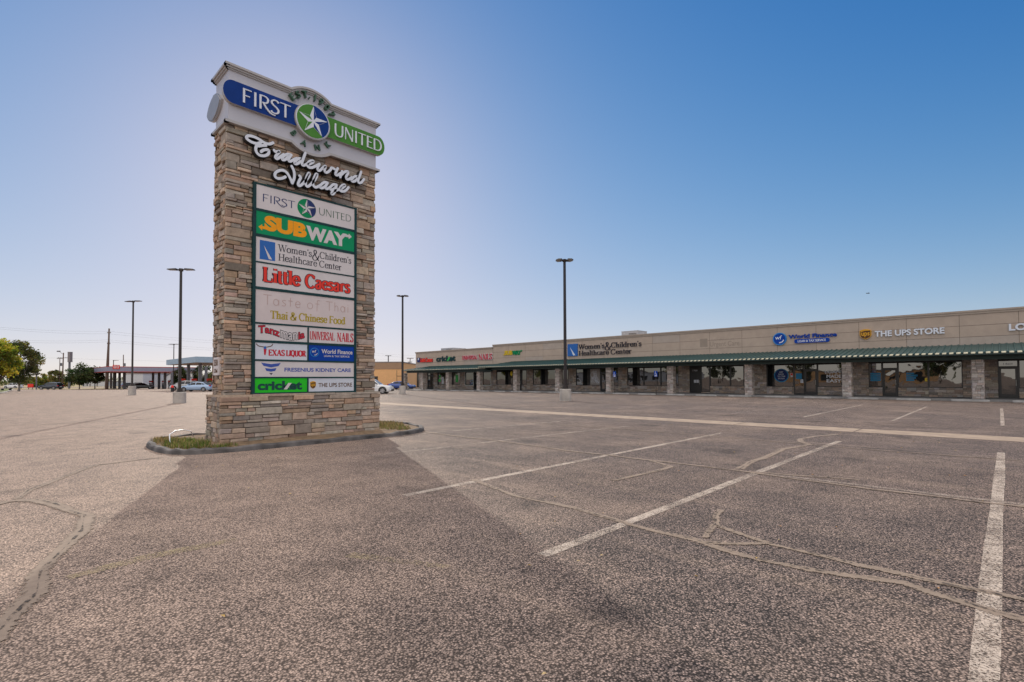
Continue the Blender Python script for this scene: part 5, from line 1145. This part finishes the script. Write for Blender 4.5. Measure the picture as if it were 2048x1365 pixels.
# utility poles and wires
M['wood'] = paint('weathered pole wood', (0.11, 0.075, 0.06), 0.9, var=.3, scale=4, stretch=(6, 6, .6)); M['wire'] = paint('wire', (0.05, 0.05, 0.055), 0.6)
def upole(px_b, px_t, pt, d, label, arms=(), rad=.16, guy=None, xf=None, light=None):
    b = gnd(px_b, d); t = far(px_t, pt, d); root = empty('utility_pole', tuple(b), 0, label, 'utility pole', 'utility poles'); o = Vector(b)
    mb = MB(); mb.tube([Vector((0, 0, -.2)), t-o], rad, 10, r1=rad*.65); mb.build('pole', M['wood'], root, True)
    for (h, half) in arms:
        c = (t-o)*h; mb = MB(); q = RT*half; mb.tube([c-q, c+q], .07, 6); arm = mb.build('crossarm', M['wood'], root)
        mb = MB(); [mb.tube([c+q*k, c+q*k+Vector((0, 0, .22))], .05, 6) for k in (-.9, -.45, .45, .9)]; mb.build('insulators', M['lens'], arm)
    if guy: mb = MB(); g_ = gnd(guy[0], d)-o; mb.tube([g_, (t-o)*guy[1]], rad*.8, 8); mb.build('brace_pole', M['wood'], root)
    if xf: c = (t-o)*xf+RT*.35; mb = MB(); mb.tube([c-Vector((0, 0, .45)), c+Vector((0, 0, .45))], .28, 12); mb.build('transformer', M['steel_col'], root)
    if light: c = (t-o)*.95; e = far(light[0], light[1], d)-o; mb = MB(); mb.tube([c, e], .05, 6); ar = mb.build('lamp_arm', M['steel_col'], root); mb = MB(); mb.tube([e-RT*.5, e+RT*.3], .16, 8); mb.build('lamp_head', M['steel_col'], ar)
    return root
upole(214.8, 218.3, 657.5, 112, 'tallest wooden utility pole with a leaning brace pole behind the low fuel canopy', ((.93, .4), (.75, .35)), .24, (211.5, .78))
upole(124.5, 127, 706, 135, 'utility pole with a crossarm and a street lamp left of the dark tower sign', ((.86, 1.5),), .19, light=(118, 703))
upole(119.0, 119.8, 716, 150, 'thin utility pole with a transformer beside the street lamp pole', ((.97, .9),), .13, xf=.78)
upole(247, 246.8, 710, 150, 'far utility pole with a transformer above the low fuel canopy', (), .17, xf=.70)
upole(816.5, 820.5, 716.5, 128, 'wooden utility pole with two crossarms beside the tan building', ((.985, .85), (.86, .55)), .15)
def wire(label, pts, sag=.8):
    mb = MB(); P = []
    for a, b in zip(pts, pts[1:]):
        a, b = far(*a), far(*b)
        for k in range(14): t = k/14; p = a.lerp(b, t); p.z -= sag*4*t*(1-t); P.append(p)
    P.append(far(*pts[-1])); mb.tube(P, .010, 5); tag(mb.build('power_line', M['wire']), label, 'power line', 'overhead power lines')
wire('highest faint power line crossing the sky above the trees at the left', [(-80, 647, 95), (218, 663, 112), (560, 688, 150), (835, 712, 195)], .5)
wire('second faint power line under the highest one', [(-80, 650, 95), (217.5, 668, 112), (560, 692, 150), (835, 716, 195)], .5)
wire('third power line halfway up the tallest pole', [(-80, 674, 95), (216.5, 680, 112), (560, 702, 150), (835, 722, 195)], .5)
wire('fourth power line just below the halfway one', [(-80, 678, 95), (216.5, 684, 112), (560, 706, 150), (835, 726, 195)], .5)
wire('lowest power line passing the street lamp pole and its crossarm', [(20, 713, 130), (126, 716, 135), (247, 720, 150), (560, 730, 170)], .2)

# roadside signs
M['sign_grey'] = paint('grey sign back', (0.20, 0.18, 0.19), 0.6, var=.1)
def post_sign(label, px_pole, d, pl_, pr, pt, pb, mat, pole_r=.12, two=False, depth=.35):
    b = gnd(px_pole, d); root = empty('roadside_sign', tuple(b), math.atan2(RT.y, RT.x), label, 'sign', 'signs along the road')
    k = d/FPX; xa, xb = (pl_-px_pole)*k, (pr-px_pole)*k; za, zb = far(px_pole, pb, d).z-b.z, far(px_pole, pt, d).z-b.z
    mb = MB(); [mb.box(x-pole_r, x+pole_r, -pole_r, pole_r, 0, za+(0 if two else .3)) for x in ((xa*.7, xb*.7) if two else (0,))]; mb.build('post', M['steel_col'], root)
    mb = MB(); mb.box(xa, xb, -depth/2, depth/2, za, zb); f = mb.build('panel', M[mat], root)
    mb = MB(); mb.box(xa-.05, xb+.05, -depth/2-.02, depth/2+.02, zb, zb+.08); mb.box(xa-.05, xb+.05, -depth/2-.02, depth/2+.02, za-.08, za); mb.build('frame', M['steel_col'], root); return root
post_sign('tall narrow dark tower sign standing above the round tree', 138.5, 132, 137, 141.8, 705, 724, 'sign_grey', .17, depth=.8)
post_sign('grey billboard on a pole at the edge of the dark tree', 73, 118, 66.5, 75, 723, 749, 'sign_grey', .10)
post_sign('low red roadside sign between the white and the dark vehicle', 61.5, 122, 56, 66.8, 768.2, 775.2, 'red', .06, True, .2)

# vehicles
def carpaint(n, c, metal=.5): m = paint(n, c, 0.3, metal=metal, var=.03, coat=1.0); M[n] = m
carpaint('paint_dark', (0.020, 0.028, 0.045)); carpaint('paint_white', (0.70, 0.71, 0.73), 0); carpaint('paint_silverblue', (0.30, 0.42, 0.60), .4); carpaint('paint_silver', (0.42, 0.43, 0.45), .4); carpaint('paint_blue', (0.015, 0.06, 0.28), .4); carpaint('paint_black', (0.012, 0.012, 0.014), .2)
M['car_glass'] = glass('car glass', (.012, .014, .017), .03, 1.6, 0); M['tyre'] = paint('tyre', (.015, .015, .016), .8, var=.2); M['rim'] = paint('alloy rim', (.42, .42, .44), .35, metal=.7); M['plastic'] = paint('black plastic', (.02, .02, .021), .6); M['headlight'] = paint('headlight', (.75, .77, .80), .15); M['taillight'] = paint('taillight', (.45, .015, .015), .2)
PROF = {'sedan': dict(L=4.75, W=1.82, low=[(0, .62), (.015, .95), (.16, 1.00), (.30, .97), (.70, .93), (.74, .90), (.94, .76), (.985, .66), (1, .50)], top=[(.10, .98), (.25, 1.33), (.34, 1.42), (.46, 1.44), (.56, 1.40), (.74, .91)], cut=(.27, .455, .62), wr=.32, ax=(.20, .805), clad=False),
        'suv': dict(L=4.60, W=1.86, low=[(0, .60), (.012, 1.06), (.30, 1.05), (.68, 1.02), (.72, 1.00), (.93, .90), (.985, .76), (1, .50)], top=[(.015, 1.06), (.09, 1.52), (.16, 1.62), (.35, 1.66), (.52, 1.64), (.58, 1.56), (.74, 1.00)], cut=(.20, .41, .60), wr=.36, ax=(.19, .80), clad=True)}
def lin(pr, x):
    if x <= pr[0][0]: return pr[0][1]
    for a, b in zip(pr, pr[1:]):
        if x <= b[0]: return a[1]+(b[1]-a[1])*(x-a[0])/(b[0]-a[0])
    return pr[-1][1]
def car(kind, mat, label, px, d, facing, name='parked_car', turn=0.0):
    P = PROF[kind]; L, W = P['L'], P['W']; g_ = gnd(px, d); rz = math.atan2(RT.y, RT.x)+(0 if facing > 0 else math.pi)+turn
    root = empty(name, tuple(g_), rz, label, 'car', 'vehicles around the lot')
    # lower body: rings of half sections
    mb = MB(); N = 30; xs = [k/N for k in range(N+1)]; rings = []
    for x in xs:
        e = min(x, 1-x); tap = 1-.16*max(0, (.10-e)/.10)**2; h = lin(P['low'], x); zb = .22+.10*max(0, (.06-e)/.06); hw = W/2*tap; h = max(h, zb+.15)
        half = [(hw*.90, zb), (hw*.985, zb+.12), (hw, zb+(h-zb)*.55), (hw*.965, h-.10), (hw*.90, h-.015), (hw*.6, h+.02)]
        rings.append([((x-.5)*L, y, z) for y, z in half]+[((x-.5)*L, -y, z) for y, z in reversed(half)])
    n = len(rings[0])
    for a, b in zip(rings, rings[1:]):
        for i in range(n): j = (i+1) % n; mb.face([a[i], b[i], b[j], a[j]])
    mb.face(rings[0]); mb.face(rings[-1][::-1])
    # cabin
    t = P['top']; x0, x1 = t[0][0], t[-1][0]; xc = [x0+(x1-x0)*k/18 for k in range(19)]; cr = []
    def cy(x, f): return (W/2*.90)*(1-f)+(W/2*.70)*f
    zmax = max(z for _, z in t)
    for x in xc:
        zl = lin(P['low'], x)-.03; zt = max(lin(t, x), zl+.02); f = (zt-zl)/(zmax-zl)
        half = [(cy(x, 0), zl), (cy(x, f*.85), zl+(zt-zl)*.86), (cy(x, f)*.93, zt-.01), (cy(x, f)*.5, zt+.015*f)]
        cr.append([((x-.5)*L, y, z) for y, z in half]+[((x-.5)*L, -y, z) for y, z in reversed(half)])
    n = len(cr[0])
    for a, b in zip(cr, cr[1:]):
        for i in range(n-1): mb.face([a[i], b[i], b[i+1], a[i+1]])
    body = mb.build('body', M[mat], root, True)
    # windows
    mb = MB()
    for sgn in (1, -1):
        c = P['cut']; spans = [(x0+.055, c[0]-.012), (c[0]+.012, c[1]-.012), (c[1]+.012, c[2]-.006), (c[2]+.006, x1-.06)] if kind == 'suv' else [(c[0]-.09, c[0]-.01), (c[0]+.004, c[1]-.012), (c[1]+.012, c[2]-.004), (c[2]+.004, x1-.07)]
        for a, b in spans:
            m = 5; up_, dn = [], []
            for k in range(m+1):
                x = a+(b-a)*k/m; zl = lin(P['low'], x)+.035; zt = lin(t, x)-.085; zt = max(zt, zl+.01); fz = lambda z: (z-zl+.06)/(zmax-zl+.06)
                up_.append(((x-.5)*L, sgn*(cy(x, fz(zt))+.012), zt)); dn.append(((x-.5)*L, sgn*(cy(x, fz(zl))+.012), zl))
            for k in range(m): q = [dn[k], dn[k+1], up_[k+1], up_[k]]; mb.face(q if sgn < 0 else q[::-1])
    def screen(xa, xb):
        q = []
        for x, kf in ((xa, .0), (xb, .0)):
            z = lin(t, x)+.018; zl = lin(P['low'], x); f = (z-zl)/(zmax-zl); w_ = cy(x, f)*.86; q.append(((x-.5)*L, w_, z))
        (ax, aw, az), (bx, bw, bz) = q; mb.face([(ax, aw, az), (ax, -aw, az), (bx, -bw, bz), (bx, bw, bz)])
    fr = [p for p in t if p[0] > .5]; screen(fr[-2][0]+.012, x1-.02); rr = [p for p in t if p[0] < .5]; screen(x0+.012 if kind == 'sedan' else .03, rr[1][0]-.01)
    mb.build('windows', M['car_glass'], root)
    # wheels with arches
    for fx in P['ax']:
        for sgn in (1, -1):
            X = (fx-.5)*L; r = P['wr']; mb = MB(); y0_, y1_ = sgn*(W/2-.22), sgn*(W/2+.005)
            mb.tube([(X, y0_, r), (X, y1_, r)], r, 20); wl = mb.build('wheel', M['tyre'], root)
            mb = MB(); mb.tube([(X, y1_, r), (X, y1_+sgn*.012, r)], r*.66, 16); rm = mb.build('rim', M['rim'], wl)
            mb = MB(); [mb.tube([(X+r*.30*math.cos(q), y1_+sgn*.010, r+r*.30*math.sin(q)), (X+r*.52*math.cos(q), y1_+sgn*.016, r+r*.52*math.sin(q))], .045, 6) for q in [2*math.pi*k/5+.6 for k in range(5)]]; mb.build('spoke_gap', M['tyre'], wl)
            mb = MB(); yy = sgn*(W/2+.002); B = plane((X, yy, r), (1, 0, 0), (0, 0, 1), (0, sgn, 0)); ro, ri = r*(1.30 if P['clad'] else 1.17), r*1.02
            for k in range(14):
                a, b = math.pi*(-.06+1.12*k/14), math.pi*(-.06+1.12*(k+1)/14); q = [(ri*math.cos(a), ri*math.sin(a)), (ro*math.cos(a), ro*math.sin(a)), (ro*math.cos(b), ro*math.sin(b)), (ri*math.cos(b), ri*math.sin(b))]; mb.prism(q if sgn > 0 else q[::-1], B, -.10, .006)
            mb.build('wheel_arch', M['plastic'], root)
    mb = MB(); mb.box(-.32*L, .33*L, -W/2-.004, W/2+.004, .20, .30 if P['clad'] else .25); mb.build('sill', M['plastic'], root)
    hx = lin(P['low'], .95)
    for sgn in (1, -1):
        mb = MB(); mb.hexa([(L*.425, sgn*W*.44, hx-.16), (L*.49, sgn*W*.30, hx-.18), (L*.497, sgn*W*.30, hx-.18), (L*.44, sgn*W*.475, hx-.16), (L*.425, sgn*W*.44, hx-.03), (L*.485, sgn*W*.30, hx-.06), (L*.492, sgn*W*.30, hx-.06), (L*.44, sgn*W*.472, hx-.03)]); mb.build('headlight', M['headlight'], root)
        mb = MB(); mb.box(-L*.503, -L*.455, *(sorted((sgn*W*.30, sgn*W*.462))), .80, .96); mb.build('taillight', M['taillight'], root)
        mb = MB(); xm = (P['cut'][2]+.045-.5)*L; mb.box(xm-.07, xm+.07, *(sorted((sgn*(W/2-.02), sgn*(W/2+.17)))), 1.0, 1.13); mb.build('mirror', M[mat], root)
    mb = MB(); mb.box(L*.462, L*.503, -W*.34, W*.34, .30, .52); mb.build('grille', M['plastic'], root)
    mb = MB(); mb.box(-L*.507, -L*.49, -.26, .26, .62, .76); mb.build('number_plate', M['panel_white'], root)
    return root
car('suv', 'paint_dark', 'dark blue SUV parked in the open far left of the lot', 102, 115, -1)
car('suv', 'paint_white', 'white SUV half hidden behind the dark tree at far left', 27, 150, -1)
car('sedan', 'paint_silverblue', 'silver blue sedan beside the stone sign below the pale fuel canopy', 395, 75, -1)
car('suv', 'paint_silver', 'silver SUV parked behind the silver blue sedan', 371, 86, -1)
car('suv', 'paint_white', 'white SUV with black wheel arches emerging behind the stone sign', 744.5, 57, 1)
car('sedan', 'paint_blue', 'deep blue sedan parked in front of the tan building', 804, 88, 1, turn=R_(-12))
car('sedan', 'paint_black', 'black car at the pumps under the low fuel canopy', 285, 122, 1, turn=R_(40))
car('suv', 'paint_dark', 'second dark vehicle deep under the low fuel canopy', 263, 140, 1, turn=R_(50))
# bin, bench, bird, leaves
p = gnd(345, 73); rb = empty('litter_bin', tuple(p), 0, 'black litter bin with a red domed lid beside the lamp post base', 'bin')
mb = MB(); mb.tube([(0, 0, 0), (0, 0, .62)], .20, 12); mb.build('body', M['black'], rb); mb = MB(); mb.tube([(0, 0, .62), (0, 0, .80), (0, 0, .95)], .23, 12, r1=.10); mb.build('lid', M['red'], rb)
p = gnd(13, 92); rb = empty('bench', tuple(p), math.atan2(RT.y, RT.x), 'low black bench on the grass under the yellow green tree', 'bench')
mb = MB(); [mb.box(-.85, .85, -.24+.12*k, -.15+.12*k, .40, .44) for k in range(4)]; mb.build('seat', M['black'], rb)
for sx_ in (-.7, .7): mb = MB(); mb.box(sx_-.04, sx_+.04, -.22, .22, 0, .40); mb.build('leg', M['black'], rb)
p = far(1735.5, 587, 70); mb = MB(); mb.tube([p+RT*-.22, p+RT*-.1, p+RT*.08, p+RT*.24], .05, 6); u_ = Vector((0, 0, 1)); [mb.face([p+RT*-.05, p+RT*.1, p+RT*(.02)+FW0*sg*.30+u_*.12]) for sg in (1, -1)]
tag(mb.build('bird', M['black']), 'tiny dark bird flying in the sky above the shop strip', 'bird')
M['leaf_litter'] = vcol('fallen leaves', .8, 6, .2, 0)
mb = MB(); rgl = random.Random(4)
for _ in range(150):
    x, y = rgl.uniform(.8, 17), rgl.uniform(-5, 11); a = rgl.uniform(0, 6.28); s_l = rgl.uniform(.012, .028); c = rgl.choice([(.50, .33, .10), (.42, .22, .08), (.55, .42, .22)]); dx, dy = math.cos(a)*s_l, math.sin(a)*s_l; h = gz(x, y)+.014
    mb.face([(x-dx, y-dy, h), (x+dy*.45, y-dx*.45, h+.006), (x+dx, y+dy, h+.003), (x-dy*.45, y+dx*.45, h+.010)], 0, c)
tag(mb.build('fallen_leaves', M['leaf_litter']), 'small tan fallen leaves scattered over the asphalt', 'leaves', kind='stuff')

# ---------------------------------------------------------------- grass verges and trees
M['verge'] = paint('grass verge', (0.13, 0.15, 0.035), 0.95, var=.45, scale=1.3, bmp=.02); M['verge_dry'] = paint('dry verge', (0.30, 0.24, 0.115), 0.95, var=.35, scale=.4)
def sheet(name, pts, mat, h=.06, edge=None):
    mb = MB(); q = [Vector((p.x, p.y, gz(p.x, p.y)+h)) for p in pts]; mb.face(q); n = len(q)
    for i in range(n): a, b = q[i], q[(i+1) % n]; mb.face([a, a-Vector((0, 0, .3)), b-Vector((0, 0, .3)), b])
    return tag(mb.build(name, M[mat]), kind='structure')
sheet('grass_verge', [G(-90, 787), G(3, 786), G(13, 784), G(27, 779.6), G(26, 778.2), G(-90, 777.8)][::-1], 'verge', .10)
sheet('kerb', [G(-90, 788.2), G(4, 787.2), G(15, 785), G(30, 779.6), G(27, 779.5), G(13, 783.9), G(3, 785.9), G(-90, 786.9)], 'concrete', .12)
sheet('far_verge', [gnd(28, 122), gnd(250, 118), gnd(250, 150), gnd(28, 150)], 'verge_dry', .05)
sheet('far_field', [gnd(-300, 175), gnd(900, 175), gnd(900, 700), gnd(-300, 700)], 'verge_dry', .05)
M['leaf'] = vcol('tree leaves', .75, 3, .25, 0, trans=.5); M['bark'] = paint('bark', (0.075, 0.055, 0.042), .9, var=.3, scale=5); M['bark_pale'] = paint('pale bark', (0.30, 0.27, 0.24), .9, var=.2, scale=5)
def tree(px, d, pt, pb, pw, pal, label, seed, name='tree', group='trees beyond the parking lot', n=2600, leaf=.16, bark='bark', base=None, at_=None, size=None, clumps=34, shape=1.0):
    rg = random.Random(seed); g_ = Vector(at_) if at_ else gnd(px, d); k = d/FPX if not at_ else 0
    if size: H, zb, R0 = size
    else: H, zb, R0 = far(px, pt, d).z-g_.z, far(px, pb, d).z-g_.z, pw*k/2
    root = empty(name, tuple(g_), rg.uniform(0, 6), label, 'tree', group)
    cz, rz_ = (H+zb)/2, (H-zb)/2; mb = MB(); tr = max(.09, H*.022)
    mb.tube([(0, 0, -.15), (tr*.3, 0, zb*.6), (0, tr*.4, zb+rz_*.4), (tr*.5, 0, zb+rz_*1.3)], tr, 9, r1=tr*.35)
    cl = []
    for i in range(clumps):
        a = rg.uniform(0, 6.283); u_ = rg.uniform(-.95, 1); r = math.sqrt(max(0, 1-u_*u_))**shape*(rg.uniform(.45, .92)); c = Vector((R0*r*math.cos(a), R0*r*math.sin(a), cz+rz_*u_*rg.uniform(.62, .88)))
        cl.append((c, R0*rg.uniform(.20, .38), rg.uniform(.55, 1.35), rg.choice(pal)))
        if i % 3 == 0: mb.tube([(0, 0, zb*.75+rz_*.25*rg.random()), tuple(Vector((c.x*.5, c.y*.5, (c.z+zb)/2))), tuple(c)], tr*.42, 6, r1=tr*.10)
    mb.build('trunk', M[bark], root, True); mb = MB()
    for _ in range(n):
        c, r, sh, col = rg.choice(cl); v = Vector((rg.gauss(0, 1), rg.gauss(0, 1), rg.gauss(0, .8))); v *= r*min(1, rg.random()**.45)/max(v.length, .01); p = c+v
        a = Vector((rg.gauss(0, 1), rg.gauss(0, 1), rg.gauss(0, .6))).normalized(); b = a.cross(Vector((rg.gauss(0, 1), rg.gauss(0, 1), rg.gauss(0, 1)))).normalized(); s = leaf*rg.uniform(.6, 1.3); q = tuple(x*sh*rg.uniform(.75, 1.25) for x in col)
        mb.face([p-a*s, p-b*s*.6, p+a*s, p+b*s*.6], 0, q)
    mb.build('crown', M['leaf'], root); return root
YG = [(.34, .33, .03), (.24, .27, .025), (.44, .35, .035), (.13, .17, .02)]; DK = [(.05, .065, .02), (.075, .085, .03), (.10, .09, .035), (.04, .05, .02)]; OL = [(.17, .165, .045), (.12, .13, .035), (.24, .20, .06), (.08, .10, .03)]; MG = [(.045, .075, .022), (.06, .095, .028), (.035, .06, .02), (.09, .11, .03)]
tree(-3, 66, 677, 762, 74, YG, 'bright yellow green tree at the left edge of the picture', 1, n=9500, leaf=.15, clumps=75)
tree(38, 84, 678, 770, 72, DK+OL, 'dark brownish green tree beside the yellow green tree', 2, n=8000, leaf=.17, bark='bark_pale', clumps=60)
tree(159, 118, 730, 772, 52, MG, 'broad round green tree left of the low fuel canopy', 3, n=3400, leaf=.2, clumps=46)
tree(190, 124, 731, 768, 44, MG+DK, 'dark tree with a thin trunk at the corner of the low fuel canopy', 4, n=3000, leaf=.2, clumps=40)
tree(110, 150, 740, 772, 30, OL, 'pale olive tree behind the street lamp pole', 5, n=1900, leaf=.24)
tree(88, 160, 745, 774, 26, OL+YG, 'small olive tree above the dark SUV', 6, n=1500, leaf=.26)
tree(66, 175, 752, 776, 34, OL+YG[:1], 'yellowish bush behind the low red roadside sign', 7, n=1500, leaf=.28)
tree(100, 178, 756, 776, 44, YG+OL, 'low wide yellow green bush behind the dark SUV', 8, n=1700, leaf=.28, shape=.6)
tree(308, 165, 751, 772, 36, OL, 'olive tree seen through the columns of the low canopy', 9, n=1600, leaf=.26)
tree(362, 120, 733, 772, 36, MG+DK, 'dark tree behind the left half of the pale fuel canopy', 10, n=2600, leaf=.2)
tree(405, 122, 729, 772, 46, MG+DK, 'dark tree with sky gaps behind the pale fuel canopy', 11, n=2600, leaf=.2)
tree(436, 118, 735, 772, 34, MG+OL, 'leafy tree half hidden by the left side of the stone sign', 12, n=1600, leaf=.2)
tree(137, 165, 755, 775, 26, OL, 'small bush behind the trunk of the dark tower sign', 13, n=1000, leaf=.26)
# distant treeline
mb = MB(); rgt = random.Random(8)
for i in range(230):
    px = rgt.uniform(-120, 900); d = rgt.uniform(235, 330); g_ = gnd(px, d); h = rgt.uniform(1.8, 4.6); r = rgt.uniform(2, 5); col = rgt.choice(OL+MG)
    for _ in range(60):
        v = Vector((rgt.gauss(0, .5), rgt.gauss(0, .5), 0))*r; p = g_+v+Vector((0, 0, h*rgt.random()**.8)); a = Vector((rgt.gauss(0, 1), rgt.gauss(0, 1), rgt.gauss(0, 1))).normalized(); b = a.cross(Vector((0.3, .2, 1))).normalized(); s = rgt.uniform(.3, .7)
        q = tuple(x*rgt.uniform(.7, 1.4) for x in col); mb.face([p-a*s, p-b*s*.7, p+a*s, p+b*s*.7], 0, q)
tag(mb.build('far_treeline', M['leaf']), 'distant low line of trees and scrub along the horizon', 'treeline', kind='stuff')

# the far side of the lot that the shop windows mirror: a dry field, trees and two low buildings
sheet('dry_field', [Vector((-34, -80, 0)), Vector((-34, 330, 0)), Vector((-120, 330, 0)), Vector((-120, -80, 0))], 'verge_dry', .05)
for i, (x, y, h, r, lab) in enumerate(((-40, 9, 6, 3.2, 'round leafy'), (-52, 27, 9, 5, 'tall leafy'), (-62, 40, 7, 4, 'golden leafed'), (-44, 56, 6.5, 3.6, 'small dark'), (-58, 74, 9, 5.5, 'wide spreading'), (-42, 92, 7, 4, 'dense olive'), (-66, 108, 10, 6, 'largest'), (-48, 128, 8, 4.6, 'open branched'), (-58, 150, 9, 5, 'broad far'), (-46, 178, 8, 5, 'farthest'))):
    tree(0, 0, 0, 0, 0, (MG+OL, OL+YG, DK+OL)[i % 3], lab+' tree on the dry field across the lot, mirrored in the shop windows', 60+i, group='trees across the lot', n=1500, leaf=.3, at_=(x, y, 0), size=(h, h*.24, r), clumps=26)
for (x, y, w_, h, m, lab) in ((-95, 14, 40, 3.6, 'wall_orange', 'long orange tan building across the dry field, mirrored in the shop windows'), (-100, 90, 60, 4.2, 'wall_white', 'long white building across the dry field, mirrored in the shop windows')):
    root = empty('low_building', (x, y, 0), 0, lab, 'building'); mb = MB(); mb.box(-12, 0, 0, w_, 0, h); mb.build('wall', M[m], root); mb = MB(); mb.box(-12.2, .3, -.2, w_+.2, h, h+.3); mb.build('roof', M['roof_grey'], root)
    for k in range(int(w_/6)): mb = MB(); mb.box(.002, .06, 2+6*k, 5+6*k, .8, 2.8); mb.build('window', M['window_dark'], root)
